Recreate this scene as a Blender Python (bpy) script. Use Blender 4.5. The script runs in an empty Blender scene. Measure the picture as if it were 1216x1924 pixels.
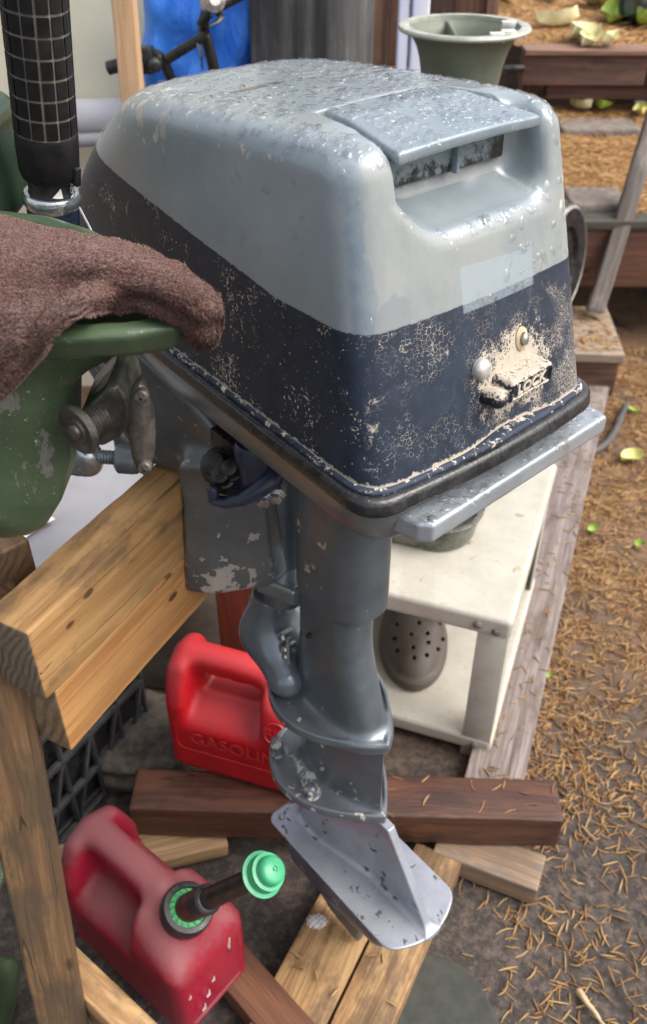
import bpy, bmesh, math, random
import numpy as np
import openvdb
from mathutils import Vector, Matrix, noise as mnoise

random.seed(7)
rng = np.random.default_rng(7)
R = math.radians
scene = bpy.context.scene
C = scene.collection

# ------------------------------------------------------------------ camera, sky, sun, exposure
CAM_H, PITCH, FPX = 1.57, R(38), 1700.0
cam_data = bpy.data.cameras.new('camera')
cam = bpy.data.objects.new('camera', cam_data)
C.objects.link(cam)
cam.location = (0, 0, CAM_H)
cam.rotation_euler = (R(90) - PITCH, 0, 0)
cam_data.sensor_fit = 'VERTICAL'
cam_data.sensor_height = 24.0
cam_data.lens = FPX / 1924 * 24.0
cam_data.clip_start = 0.02
cam_data.clip_end = 300
cam_data.dof.use_dof = True
cam_data.dof.focus_distance = 0.80
cam_data.dof.aperture_fstop = 5.6
scene.camera = cam

SUN_EL, SUN_AZ = R(52), R(-14)      # azimuth measured from +X towards +Y
world = bpy.data.worlds.new('World')
scene.world = world
world.use_nodes = True
wn = world.node_tree
bg = wn.nodes['Background']
sky = wn.nodes.new('ShaderNodeTexSky')
sky.sky_type = 'NISHITA'
sky.sun_disc = False
sky.sun_elevation = SUN_EL
sky.sun_rotation = R(90) - SUN_AZ
sky.air_density = 1.0
sky.dust_density = 6.0
sky.ozone_density = 1.0
hs = wn.nodes.new('ShaderNodeHueSaturation')        # thin cloud takes most of the blue out of the sky
hs.inputs['Saturation'].default_value = 0.40
wn.links.new(sky.outputs[0], hs.inputs['Color'])
wn.links.new(hs.outputs[0], bg.inputs[0])
bg.inputs[1].default_value = 0.15
sun_data = bpy.data.lights.new('sun', 'SUN')
sun_data.energy = 0.6
sun_data.angle = R(50)
sun_data.color = (1.0, 0.95, 0.88)
sun = bpy.data.objects.new('sun', sun_data)
C.objects.link(sun)
sd = Vector((math.cos(SUN_EL) * math.cos(SUN_AZ), math.cos(SUN_EL) * math.sin(SUN_AZ), math.sin(SUN_EL)))
sun.rotation_euler = (-sd).to_track_quat('-Z', 'Y').to_euler()
scene.view_settings.view_transform = 'Standard'
scene.view_settings.look = 'None'
scene.view_settings.gamma = 1.0
scene.view_settings.use_curve_mapping = False
scene.view_settings.exposure = 1.12
scene.render.engine = 'CYCLES'
scene.cycles.max_bounces = 8
scene.cycles.transparent_max_bounces = 8

# ------------------------------------------------------------------ measuring helpers (photo pixel -> place)
_c, _s = math.cos(PITCH), math.sin(PITCH)
def ray(px, py):
    x = (px - 608) / FPX; y = -(py - 962) / FPX
    return np.array([x, _c + y * _s, -_s + y * _c])
CAMP = np.array([0, 0, CAM_H])
def atz(px, py, z):
    r = ray(px, py); return CAMP + r * ((z - CAM_H) / r[2])
def aty(px, py, Y):
    r = ray(px, py); return CAMP + r * (Y / r[1])
def atd(px, py, d):
    return CAMP + ray(px, py) * d
V = lambda a: Vector([float(q) for q in a])

# ------------------------------------------------------------------ object helpers
def link(name, me, m=None, parent=None):
    o = bpy.data.objects.new(name, me)
    C.objects.link(o)
    if m is not None and me is not None and len(me.materials) == 0: me.materials.append(m)
    if parent is not None: o.parent = parent
    return o
def tag(o, label=None, cat=None, group=None, kind=None):
    if label: o['label'] = label
    if cat: o['category'] = cat
    if group: o['group'] = group
    if kind: o['kind'] = kind
    return o
def thing(name, label, cat, loc=(0, 0, 0), rotz=0.0, group=None):
    o = bpy.data.objects.new(name, None); C.objects.link(o)
    o.empty_display_size = 0.05
    o.location = V(loc); o.rotation_euler = (0, 0, rotz)
    return tag(o, label, cat, group)

class MB:
    """collects shapes into one mesh"""
    def __init__(self): self.v = []; self.f = []
    def add(self, vs, fs):
        n = len(self.v); self.v += [tuple(float(q) for q in a) for a in vs]
        self.f += [tuple(n + i for i in q) for q in fs]
    def tube(self, p0, p1, r0, r1=None, seg=16, caps=True):
        r1 = r0 if r1 is None else r1
        self.lathe(p0, np.array(p1, float) - np.array(p0, float),
                   ([(0, 0)] if caps else []) + [(r0, 0), (r1, 1)] + ([(0, 1)] if caps else []), seg, True)
    def lathe(self, p0, axis, prof, seg=24, unit=False, sx=1.0):
        """prof: (radius, distance along axis)"""
        p0 = np.array(p0, float); ax = np.array(axis, float); L = np.linalg.norm(ax); a = ax / L
        k = L if unit else 1.0
        u = np.cross(a, [0, 0, 1.0])
        if np.linalg.norm(u) < 1e-3: u = np.cross(a, [0, 1.0, 0])
        u /= np.linalg.norm(u); w = np.cross(a, u)
        vs = []; fs = []
        for r, h in prof:
            for i in range(seg):
                t = 2 * math.pi * i / seg
                vs.append(p0 + a * h * k + (u * math.cos(t) * sx + w * math.sin(t)) * max(r, 1e-5))
        for j in range(len(prof) - 1):
            for i in range(seg):
                i2 = (i + 1) % seg
                fs.append((j * seg + i, j * seg + i2, (j + 1) * seg + i2, (j + 1) * seg + i))
        self.add(vs, fs)
    def sweep(self, path, rad, seg=10, flat=1.0):
        path = [np.array(p, float) for p in path]
        rad = rad if hasattr(rad, '__len__') else [rad] * len(path)
        vs = []; fs = []; n = len(path); up = np.array([0, 0, 1.0])
        for j, p in enumerate(path):
            t = path[min(j + 1, n - 1)] - path[max(j - 1, 0)]; t = t / np.linalg.norm(t)
            u = np.cross(t, up)
            if np.linalg.norm(u) < 1e-3: u = np.cross(t, [0, 1.0, 0])
            u /= np.linalg.norm(u); w = np.cross(u, t)
            for i in range(seg):
                a = 2 * math.pi * i / seg
                vs.append(p + (u * math.cos(a) + w * math.sin(a) * flat) * rad[j])
        for j in range(n - 1):
            for i in range(seg):
                i2 = (i + 1) % seg
                fs.append((j * seg + i, j * seg + i2, (j + 1) * seg + i2, (j + 1) * seg + i))
        fs.append(tuple(range(seg))[::-1]); fs.append(tuple((n - 1) * seg + i for i in range(seg)))
        self.add(vs, fs)
    def box(self, c, h, M=None):
        vs = [np.array([sx * h[0], sy * h[1], sz * h[2]]) for sx in (-1, 1) for sy in (-1, 1) for sz in (-1, 1)]
        if M is not None: vs = [M @ q for q in vs]
        vs = [q + np.array(c, float) for q in vs]
        self.add(vs, [(0, 1, 3, 2), (4, 6, 7, 5), (0, 4, 5, 1), (2, 3, 7, 6), (0, 2, 6, 4), (1, 5, 7, 3)])
    def bar(self, p0, p1, w, h):
        p0 = np.array(p0, float); p1 = np.array(p1, float); d = p1 - p0; L = np.linalg.norm(d); x = d / L
        y = np.cross([0, 0, 1.0], x)
        if np.linalg.norm(y) < 1e-3: y = np.array([0, 1.0, 0])
        y /= np.linalg.norm(y); z = np.cross(x, y)
        self.box((p0 + p1) / 2, (L / 2, w / 2, h / 2), np.stack([x, y, z], 1))
    def mesh(self, name, smooth=None, bevel=0.0, bseg=2):
        me = bpy.data.meshes.new(name); me.from_pydata(self.v, [], self.f)
        bm = bmesh.new(); bm.from_mesh(me)
        bmesh.ops.remove_doubles(bm, verts=bm.verts, dist=1.5e-5)
        bmesh.ops.recalc_face_normals(bm, faces=bm.faces)
        if bevel > 0:
            es = [e for e in bm.edges if len(e.link_faces) == 2 and e.calc_face_angle(0) > R(32)]
            bmesh.ops.bevel(bm, geom=es, offset=bevel, segments=bseg, profile=0.5, affect='EDGES', clamp_overlap=True)
        bm.to_mesh(me); bm.free()
        if smooth is not None:
            me.shade_smooth()
            me.set_sharp_from_angle(angle=R(smooth))
        return me
    def build(self, name, m, parent=None, smooth=40, bevel=0.0, bseg=2):
        return link(name, self.mesh(name, smooth, bevel, bseg), m, parent)

# signed-distance modelling
def smax(a, b, k):
    h = np.maximum(k - np.abs(a - b), 0) / k
    return np.maximum(a, b) + h * h * k * 0.25
def smin(a, b, k): return -smax(-a, -b, k)
def rbox(X, Y, Z, c, h, r):
    qx = np.abs(X - c[0]) - (h[0] - r); qy = np.abs(Y - c[1]) - (h[1] - r); qz = np.abs(Z - c[2]) - (h[2] - r)
    o = np.sqrt(np.maximum(qx, 0) ** 2 + np.maximum(qy, 0) ** 2 + np.maximum(qz, 0) ** 2)
    return o + np.minimum(np.maximum(np.maximum(qx, qy), qz), 0) - r
def caps(X, Y, Z, a, b, r0, r1=None):
    r1 = r0 if r1 is None else r1
    a = np.array(a, float); d = np.array(b, float) - a
    t = np.clip(((X - a[0]) * d[0] + (Y - a[1]) * d[1] + (Z - a[2]) * d[2]) / (d @ d), 0, 1)
    return np.sqrt((X - a[0] - t * d[0]) ** 2 + (Y - a[1] - t * d[1]) ** 2 + (Z - a[2] - t * d[2]) ** 2) - (r0 + (r1 - r0) * t)
def ell(X, Y, Z, c, h):
    k = np.sqrt(((X - c[0]) / h[0]) ** 2 + ((Y - c[1]) / h[1]) ** 2 + ((Z - c[2]) / h[2]) ** 2)
    return (k - 1) * min(h)
def poly2(U, W, pts):
    U, W = np.broadcast_arrays(U, W)
    d = np.full(U.shape, 1e9, np.float32); s = np.ones(U.shape, np.float32)
    n = len(pts)
    for i in range(n):
        ax, ay = pts[i]; bx, by = pts[i - 1]
        ex, ey = bx - ax, by - ay
        wx, wy = U - ax, W - ay
        t = np.clip((wx * ex + wy * ey) / (ex * ex + ey * ey + 1e-12), 0, 1)
        d = np.minimum(d, (wx - ex * t) ** 2 + (wy - ey * t) ** 2)
        c1 = W >= ay; c2 = W < by; c3 = ex * wy > ey * wx
        fl = (c1 & c2 & c3) | (~c1 & ~c2 & ~c3)
        s = np.where(fl, -s, s)
    return s * np.sqrt(d)
def extr(d2, w, h0, h1, r=0.0):
    """2D distance d2 pulled along w from h0 to h1, edges rounded by r"""
    dz = np.abs(w - (h0 + h1) / 2) - (h1 - h0) / 2
    a = d2 + r; b = dz + r
    return np.minimum(np.maximum(a, b), 0) + np.sqrt(np.maximum(a, 0) ** 2 + np.maximum(b, 0) ** 2) - r
def sdf_mesh(name, fn, lo, hi, vox):
    lo = np.array(lo, np.float32); hi = np.array(hi, np.float32)
    n = np.ceil((hi - lo) / vox).astype(int) + 1
    ax = [lo[i] + vox * np.arange(n[i], dtype=np.float32) for i in range(3)]
    X, Y, Z = ax[0][:, None, None], ax[1][None, :, None], ax[2][None, None, :]
    d = np.broadcast_to(fn(X, Y, Z), tuple(n)).astype(np.float32)
    d = np.clip(d, -3 * vox, 3 * vox)
    g = openvdb.FloatGrid(3 * vox)
    g.copyFromArray(np.ascontiguousarray(d))
    p, q = g.convertToQuads(isovalue=0.0)
    p = p * vox + lo
    a, b, c, e = (p[q[:, i]] for i in range(4))
    vol = np.einsum('ij,ij->i', a, np.cross(b, c)).sum() + np.einsum('ij,ij->i', a, np.cross(c, e)).sum()
    if vol < 0: q = q[:, ::-1]
    me = bpy.data.meshes.new(name)
    me.vertices.add(len(p)); me.vertices.foreach_set('co', p.astype(np.float32).ravel())
    me.loops.add(len(q) * 4); me.loops.foreach_set('vertex_index', q.astype(np.int32).ravel())
    me.polygons.add(len(q)); me.polygons.foreach_set('loop_start', np.arange(0, len(q) * 4, 4, dtype=np.int32))
    me.update(calc_edges=True); me.validate()
    me.shade_smooth()
    return me
def sdf_obj(name, fn, lo, hi, vox, m, parent=None):
    return link(name, sdf_mesh(name, fn, lo, hi, vox), m, parent)

# ------------------------------------------------------------------ material helpers
class G:
    def __init__(self, name, rough=0.5, metal=0.0, spec=0.5):
        self.m = bpy.data.materials.new(name); self.m.use_nodes = True
        self.t = self.m.node_tree; self.b = self.t.nodes['Principled BSDF']
        self.b.inputs['Roughness'].default_value = rough
        self.b.inputs['Metallic'].default_value = metal
        self.b.inputs['Specular IOR Level'].default_value = spec
        self._tc = None
    def nd(self, ty, **kw):
        n = self.t.nodes.new(ty)
        for k, v in kw.items(): setattr(n, k, v)
        return n
    def _in(self, sock, v):
        if v is None: return
        if hasattr(v, 'is_output'): self.t.links.new(v, sock)
        elif isinstance(v, (tuple, list)) and sock.type == 'RGBA' and len(v) == 3: sock.default_value = (*v, 1)
        else: sock.default_value = v
    def tc(self, which='Object'):
        if self._tc is None: self._tc = self.nd('ShaderNodeTexCoord')
        return self._tc.outputs[which]
    def map(self, vec, scale=(1, 1, 1), loc=(0, 0, 0), rot=(0, 0, 0)):
        n = self.nd('ShaderNodeMapping'); self._in(n.inputs[0], vec)
        n.inputs[1].default_value = loc; n.inputs[2].default_value = rot; n.inputs[3].default_value = scale
        return n.outputs[0]
    def sep(self, vec):
        n = self.nd('ShaderNodeSeparateXYZ'); self._in(n.inputs[0], vec); return n.outputs
    def comb(self, x, y, z):
        n = self.nd('ShaderNodeCombineXYZ')
        for i, q in enumerate((x, y, z)): self._in(n.inputs[i], q)
        return n.outputs[0]
    def math(self, op, a, b=None, c=None):
        n = self.nd('ShaderNodeMath', operation=op)
        self._in(n.inputs[0], a); self._in(n.inputs[1], b); self._in(n.inputs[2], c)
        return n.outputs[0]
    def add(s, a, b): return s.math('ADD', a, b)
    def sub(s, a, b): return s.math('SUBTRACT', a, b)
    def mul(s, a, b): return s.math('MULTIPLY', a, b)
    def mx(s, a, b): return s.math('MAXIMUM', a, b)
    def mn(s, a, b): return s.math('MINIMUM', a, b)
    def step(self, x, lo, hi, a=0.0, b=1.0):
        n = self.nd('ShaderNodeMapRange', interpolation_type='SMOOTHSTEP')
        self._in(n.inputs[0], x)
        for i, q in enumerate((lo, hi, a, b)): self._in(n.inputs[i + 1], q)
        return n.outputs[0]
    def noise(self, vec, scale, detail=3, rough=0.55, dist=0.0, color=False):
        n = self.nd('ShaderNodeTexNoise'); self._in(n.inputs['Vector'], vec)
        n.inputs['Scale'].default_value = scale; n.inputs['Detail'].default_value = detail
        n.inputs['Roughness'].default_value = rough; n.inputs['Distortion'].default_value = dist
        return n.outputs['Color' if color else 'Fac']
    def vor(self, vec, scale, feature='F1', out='Distance', rand=1.0):
        n = self.nd('ShaderNodeTexVoronoi', feature=feature); self._in(n.inputs['Vector'], vec)
        n.inputs['Scale'].default_value = scale; n.inputs['Randomness'].default_value = rand
        return n.outputs[out]
    def mix(self, f, a, b):
        n = self.nd('ShaderNodeMix', data_type='RGBA'); self._in(n.inputs[0], f)
        self._in(n.inputs[6], a); self._in(n.inputs[7], b); return n.outputs[2]
    def vadd(self, a, b, k=1.0):
        n = self.nd('ShaderNodeVectorMath', operation='MULTIPLY_ADD')
        self._in(n.inputs[0], b); n.inputs[1].default_value = (k, k, k); self._in(n.inputs[2], a)
        return n.outputs[0]
    def bump(self, h, strength=0.3, dist=0.002):
        n = self.nd('ShaderNodeBump'); n.inputs['Strength'].default_value = strength
        n.inputs['Distance'].default_value = dist; self._in(n.inputs['Height'], h)
        self.t.links.new(n.outputs[0], self.b.inputs['Normal'])
    def out(self, color=None, rough=None, metal=None):
        self._in(self.b.inputs['Base Color'], color); self._in(self.b.inputs['Roughness'], rough)
        self._in(self.b.inputs['Metallic'], metal)
        return self.m

def simple(name, c1, c2, scale=20, rough=0.5, metal=0.0, bump=0.15, bs=120, spec=0.5, rvar=0.12):
    g = G(name, rough, metal, spec); o = g.tc()
    n = g.noise(o, scale, 5, 0.65)
    g.bump(g.noise(o, bs, 4, 0.6), bump, 0.001)
    return g.out(g.mix(g.step(n, 0.32, 0.68), c1, c2), g.step(n, 0.3, 0.7, rough - rvar, rough + rvar))

def wood(name, base, dark, grain=1.0, seed=0.0, stain=None, stain_amt=0.0, rough=0.65, rings=True, knots=0.5, end=None, wet=0.0, spots=()):
    """boards lie along their local x"""
    g = G(name, rough); o = g.map(g.tc(), loc=(seed * 1.7, seed * 0.31, seed * 0.17))
    s = g.sep(o)
    wob = g.noise(g.map(o, (3, 10, 10)), 1.0, 2, 0.5)
    yy = g.add(s[1], g.mul(wob, 0.05)); zz = g.add(s[2], g.mul(wob, 0.035))
    fine = g.noise(g.map(o, (5, 190, 190)), 1.0, 4, 0.6)
    mid = g.noise(g.comb(g.mul(s[0], 2.0), g.mul(yy, 55), g.mul(zz, 55)), 1.0, 3, 0.5, 0.3)
    rad = g.math('SQRT', g.add(g.math('POWER', g.add(yy, 0.055), 2), g.math('POWER', g.add(zz, 0.03), 2)))
    ring = g.math('SINE', g.mul(g.add(rad, g.mul(g.noise(o, 30, 2), 0.006)), 900.0 * grain))
    ringm = g.step(ring, -0.2, 1.0)
    k = g.vor(g.map(o, (5, 13, 13), loc=(seed, seed * 2, 0)), 1.0)
    kn = g.step(k, 0.05 + 0.11 * knots, 0.03)
    f = g.add(g.mul(fine, 0.45), g.mul(mid, 0.55))
    col = g.mix(g.step(f, 0.40, 0.60), dark, base)
    col = g.mix(g.mul(ringm, 0.30), col, dark)
    col = g.mix(g.step(fine, 0.62, 0.72, 0.0, 0.5), col, tuple(q * 0.5 for q in dark))
    chk = g.math('ABSOLUTE', g.sub(g.noise(g.map(o, (1.1, 38, 38), loc=(seed, 0, 0)), 1.0, 1), 0.5))
    chk = g.mul(g.step(chk, 0.006, 0.002), g.step(g.noise(g.map(o, (5, 20, 20)), 1.0, 2), 0.50, 0.58))
    col = g.mix(g.mul(chk, 0.85), col, tuple(q * 0.25 for q in dark))
    big = g.noise(o, 9, 4, 0.6)
    col = g.mix(g.step(big, 0.4, 0.75, 0, 0.45), col, tuple(q * 0.62 for q in base))
    col = g.mix(g.mul(kn, 0.8), col, tuple(q * 0.3 for q in dark))
    for (kx, ky, kz, kr) in spots:
        oo = g.tc(); sp_ = g.sep(oo)
        dd = g.math('SQRT', g.add(g.add(g.math('POWER', g.mul(g.sub(sp_[0], kx), 0.55), 2), g.math('POWER', g.sub(sp_[1], ky), 2)), g.math('POWER', g.sub(sp_[2], kz), 2)))
        dd = g.add(dd, g.mul(g.sub(g.noise(oo, 120, 2), 0.5), kr * 0.5))
        rg = g.math('SINE', g.mul(dd, 9.0 / kr))
        col = g.mix(g.mul(g.step(dd, kr * 2.4, kr * 0.9), g.step(rg, -0.4, 0.9, 0.25, 0.75)), col, dark)
        col = g.mix(g.step(dd, kr, kr * 0.6), col, tuple(q * 0.28 for q in dark))
    if stain:
        sm = g.step(g.add(g.noise(g.map(o, (6, 14, 14)), 1.0, 5, 0.7), g.mul(fine, 0.25)), 0.72 - 0.3 * stain_amt, 0.85 - 0.25 * stain_amt)
        col = g.mix(g.mul(sm, 0.65), col, stain)
    nrm = g.sep(g.tc('Normal'))
    isend = g.step(g.math('ABSOLUTE', nrm[0]), 0.6, 0.8)
    e1 = end or tuple(q * 0.45 for q in base)
    endc = g.mix(g.step(ring, -0.6, 0.9), e1, tuple(q * 0.5 for q in e1))
    endc = g.mix(g.step(g.noise(o, 60, 4, 0.7), 0.4, 0.7), endc, tuple(q * 0.7 for q in e1))
    col = g.mix(isend, col, endc)
    g.bump(g.add(g.mul(fine, 0.6), g.sub(g.add(g.mul(mid, 0.3), g.mul(ringm, 0.15)), chk)), 0.6, 0.0016)
    return g.out(col, g.step(f, 0.3, 0.7, rough + 0.1 - wet, rough - 0.1 - wet))

def board(name, p0, p1, w, h, m, parent=None, roll=0.0, bevel=0.003, up=(0, 0, 1)):
    """a beam from p0 to p1 along its centre line, w wide and h tall, worn edges"""
    p0 = np.array(p0, float); p1 = np.array(p1, float); d = p1 - p0; L = np.linalg.norm(d); x = d / L
    y = np.cross(np.array(up, float), x); y /= np.linalg.norm(y); z = np.cross(x, y)
    bm = bmesh.new(); bmesh.ops.create_cube(bm, size=1.0)
    for v in bm.verts: v.co = Vector((v.co.x * L, v.co.y * w, v.co.z * h))
    bmesh.ops.bevel(bm, geom=list(bm.edges), offset=bevel, segments=3, profile=0.55, affect='EDGES')
    long_e = [e for e in bm.edges if abs(e.verts[0].co.x - e.verts[1].co.x) > L * 0.6]
    bmesh.ops.subdivide_edges(bm, edges=long_e, cuts=int(min(40, max(6, L / 0.02))), use_grid_fill=False)
    sd_ = random.uniform(0, 50); amp = min(0.0016, 0.02 * min(w, h))
    for v in bm.verts:                                   # dents, sawn waviness
        q = v.co
        n1 = mnoise.noise(Vector((q.x * 9 + sd_, q.y * 30, q.z * 30))); n2 = mnoise.noise(Vector((q.x * 45, q.y * 60 + sd_, q.z * 60)))
        k = amp * (0.7 * n1 + 0.6 * n2)
        v.co.y += k * (1 if q.y > 0 else -1); v.co.z += k * 0.8 * (1 if q.z > 0 else -1); v.co.x += amp * n2 * (1 if q.x > 0 else -1)
    me = bpy.data.meshes.new(name); bm.to_mesh(me); bm.free()
    me.shade_smooth(); me.set_sharp_from_angle(angle=R(50))
    o = link(name, me, m)
    M = Matrix(((x[0], y[0], z[0], 0), (x[1], y[1], z[1], 0), (x[2], y[2], z[2], 0), (0, 0, 0, 1)))
    M = Matrix.Translation(V((p0 + p1) / 2)) @ M @ Matrix.Rotation(roll, 4, 'X')
    if parent is not None:
        o.parent = parent; o.matrix_local = parent.matrix_basis.inverted() @ M
    else: o.matrix_basis = M
    return o

def text_mesh(name, body, size, depth, m, parent, M, bold=0.0):
    cu = bpy.data.curves.new(name, 'FONT'); cu.body = body; cu.size = size; cu.extrude = depth
    cu.align_x = 'CENTER'; cu.align_y = 'CENTER'; cu.offset = bold; cu.resolution_u = 3
    tmp = bpy.data.objects.new(name, cu); C.objects.link(tmp)
    me = bpy.data.meshes.new_from_object(tmp.evaluated_get(bpy.context.evaluated_depsgraph_get()))
    bpy.data.objects.remove(tmp)
    me.name = name; me.materials.clear()
    o = link(name, me, m, parent); o.matrix_local = M
    return o
def frame_mat(o, x, y):
    x = Vector(x).normalized(); y = Vector(y); z = x.cross(y).normalized(); y = z.cross(x)
    return Matrix(((x[0], y[0], z[0], o[0]), (x[1], y[1], z[1], o[1]), (x[2], y[2], z[2], o[2]), (0, 0, 0, 1)))

# ------------------------------------------------------------------ paints and metals of the motor
CHIP = (0.42, 0.38, 0.32)
def cowl_paint():
    g = G('weathered_cowl_paint', 0.35)
    o = g.tc(); x, y, z = g.sep(o)[:3]; nx, ny, nz = g.sep(g.tc('Normal'))[:3]
    aft = g.step(nx, 0.55, 0.8); top = g.step(nz, 0.45, 0.8)
    cloud = g.noise(o, 14, 5, 0.6)
    # silver blue enamel, chalky on the rear face
    grey = g.mix(g.step(cloud, 0.3, 0.7), (0.235, 0.280, 0.305), (0.285, 0.325, 0.342))
    scuff = g.noise(g.map(o, (1, 1, 0.25)), 70, 5, 0.7)
    chalk = g.mix(g.step(g.add(g.mul(cloud, 0.6), g.mul(scuff, 0.4)), 0.36, 0.62), (0.19, 0.212, 0.214), (0.245, 0.26, 0.254))
    col = g.mix(aft, grey, chalk)
    # blue primer rubbed through along the rear left corner
    n1 = g.noise(o, 45, 4, 0.6)
    band = g.mul(g.step(g.add(y, g.mul(g.sub(n1, 0.5), 0.03)), -0.109, -0.113), g.step(nx, 0.35, 0.6))
    col = g.mix(g.mul(band, g.step(n1, 0.3, 0.6, 0.3, 0.75)), col, (0.12, 0.175, 0.225))
    patch = g.math('SQRT', g.add(g.math('POWER', g.mul(g.sub(y, -0.095), 1.2), 2), g.math('POWER', g.sub(z, 1.266), 2)))
    pm = g.mul(g.step(g.add(patch, g.mul(g.sub(g.noise(o, 140, 4), 0.5), 0.02)), 0.020, 0.018), aft)
    col = g.mix(pm, col, (0.20, 0.215, 0.225))
    # stripe
    fwd = g.math('MAXIMUM', g.math('SUBTRACT', -0.13, x), 0.0)
    zs = g.add(1.260, g.mul(fwd, 0.145))
    edge = g.add(g.sub(z, zs), g.mul(g.sub(g.noise(o, 160, 3), 0.5), 0.003))
    stripe = g.step(edge, 0.0006, -0.0006)
    navy = g.mix(g.step(g.noise(o, 60, 4), 0.35, 0.65), (0.006, 0.0125, 0.027), (0.011, 0.021, 0.041))
    col = g.mix(stripe, col, navy)
    # crazing on the rear face of the stripe
    dist = g.vadd(o, g.noise(o, 55, 3, 0.6, color=True), 0.007)
    v1 = g.vor(dist, 250, 'DISTANCE_TO_EDGE'); v2 = g.vor(g.map(dist, (1.0, 1.0, 0.8), loc=(3, 1, 7)), 430, 'DISTANCE_TO_EDGE')
    ly = g.sub(y, 0.030); lz = g.sub(z, 1.187)
    dl = g.math('SQRT', g.add(g.math('POWER', ly, 2), g.math('POWER', g.mul(lz, 1.25), 2)))
    near = g.step(g.add(dl, g.add(g.mul(g.sub(g.noise(o, 42, 4, 0.7), 0.5), 0.075), g.mul(g.sub(g.noise(o, 160, 3, 0.7), 0.5), 0.04))), 0.058, 0.016)
    wear = g.noise(o, 22, 4, 0.65)
    w1 = g.add(g.step(wear, 0.30, 0.72, -0.006, 0.052), g.mul(g.math('POWER', near, 1.3), 0.42))
    brk = g.step(g.add(g.noise(o, 120, 3, 0.7), g.mul(g.add(y, 0.05), 0.6)), 0.42, 0.52)
    c1 = g.mul(g.step(v1, w1, g.sub(w1, 0.03)), g.mx(brk, near))
    w2 = g.add(g.step(g.add(wear, g.mul(y, 1.6)), 0.42, 0.75, -0.02, 0.062), g.mul(near, 0.22))
    c2 = g.step(v2, w2, g.sub(w2, 0.03))
    craze = g.mul(g.mx(c1, c2), aft)
    # flecks on the side of the stripe
    fl = g.noise(g.vadd(o, g.noise(o, 130, 2, color=True), 0.006), 330, 3, 0.6)
    flm = g.noise(o, 24, 3, 0.7)
    zone = g.mul(g.step(x, -0.36, -0.2), 0.05)
    thr = g.sub(g.sub(0.735, g.mul(g.step(flm, 0.42, 0.68), 0.14)), zone)
    fleck = g.step(fl, thr, g.add(thr, 0.025))
    vl = g.step(g.vor(dist, 160, 'DISTANCE_TO_EDGE'), g.step(flm, 0.5, 0.75, 0.0, 0.10), g.step(flm, 0.5, 0.75, -0.03, 0.05))
    side = g.mul(g.mx(fleck, g.mul(vl, g.step(g.noise(o, 90, 2), 0.52, 0.6))), g.sub(1.0, aft))
    # bare bottom edge and bare corner
    zl = g.sub(1.143, g.mul(x, 0.06))
    low = g.step(g.add(g.sub(z, zl), g.mul(g.sub(g.noise(o, 120, 4, 0.7), 0.5), 0.013)), -0.001, -0.0025)
    cd = g.add(g.math('ABSOLUTE', g.add(y, 0.128)), g.math('ABSOLUTE', g.add(x, 0.015)))
    corner = g.mul(g.step(g.add(cd, g.mul(g.sub(g.noise(o, 75, 5, 0.75), 0.5), 0.11)), 0.0, -0.012), 1.0)
    bare = g.mul(g.mx(g.mx(craze, side), g.mx(g.mul(low, 0.95), corner)), stripe)
    # chips along the top edges and below the recess
    n2 = g.noise(g.map(o, (1, 1, 0.6)), 95, 3, 0.55); n3 = g.noise(o, 17, 2)
    eb = g.mul(g.step(z, 1.338, 1.350), g.step(g.math('ABSOLUTE', g.sub(1.366, z)), 0.022, 0.01))
    ch = g.mul(g.mul(g.step(n2, 0.655, 0.67), eb), g.mul(g.step(n3, 0.44, 0.56), g.mul(g.step(x, -0.08, -0.10), g.step(y, -0.085, -0.10))))
    fr = g.mul(g.step(x, -0.27, -0.31), g.mul(g.step(n2, 0.57, 0.59), g.mul(g.step(y, -0.07, -0.09), g.step(g.math('ABSOLUTE', g.sub(1.355, z)), 0.022, 0.016))))
    rec = g.mul(g.mul(g.step(n2, 0.62, 0.635), g.step(g.math('ABSOLUTE', g.sub(1.308, z)), 0.012, 0.006)), g.mul(aft, g.step(y, -0.05, -0.02)))
    chips = g.mul(g.mx(g.mx(ch, fr), rec), g.sub(1.0, stripe))
    # old decal, lifted decal scar on the top
    sy = g.add(y, g.mul(g.sub(z, 1.27), 0.0)); 
    bx = g.mul(g.mul(g.step(y, -0.0275, -0.0265), g.step(y, 0.0605, 0.0595)), g.mul(g.step(z, 1.2525, 1.2533), g.step(g.sub(z, g.mul(y, -0.05)), 1.2875, 1.2868)))
    bx = g.mul(bx, aft)
    lift = g.mul(bx, g.mul(g.step(g.noise(o, 130, 4, 0.7), 0.56, 0.6), g.step(z, 1.262, 1.258)))
    col = g.mix(g.mul(bx, 0.5), col, g.mix(g.noise(o, 500, 2), (0.24, 0.30, 0.355), (0.31, 0.37, 0.41)))
    col = g.mix(lift, col, (0.10, 0.10, 0.10))
    sc = g.mul(g.mul(g.step(g.math('ABSOLUTE', g.add(x, 0.262)), 0.006, 0.0045), g.step(g.math('ABSOLUTE', g.add(y, 0.042)), 0.028, 0.026)), top)
    scm = g.mul(sc, g.step(g.add(g.noise(g.map(o, (1, 0.3, 1)), 260, 3), g.mul(y, 1.2)), 0.56, 0.46))
    col = g.mix(scm, col, (0.11, 0.095, 0.08))
    # grime in the recess corner
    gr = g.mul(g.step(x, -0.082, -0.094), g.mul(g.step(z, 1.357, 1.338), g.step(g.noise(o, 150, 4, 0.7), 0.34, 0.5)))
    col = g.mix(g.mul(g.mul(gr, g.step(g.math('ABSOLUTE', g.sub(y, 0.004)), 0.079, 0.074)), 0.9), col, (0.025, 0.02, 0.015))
    col = g.mix(chips, col, g.mix(g.noise(o, 300, 2), CHIP, (0.52, 0.48, 0.42)))
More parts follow.
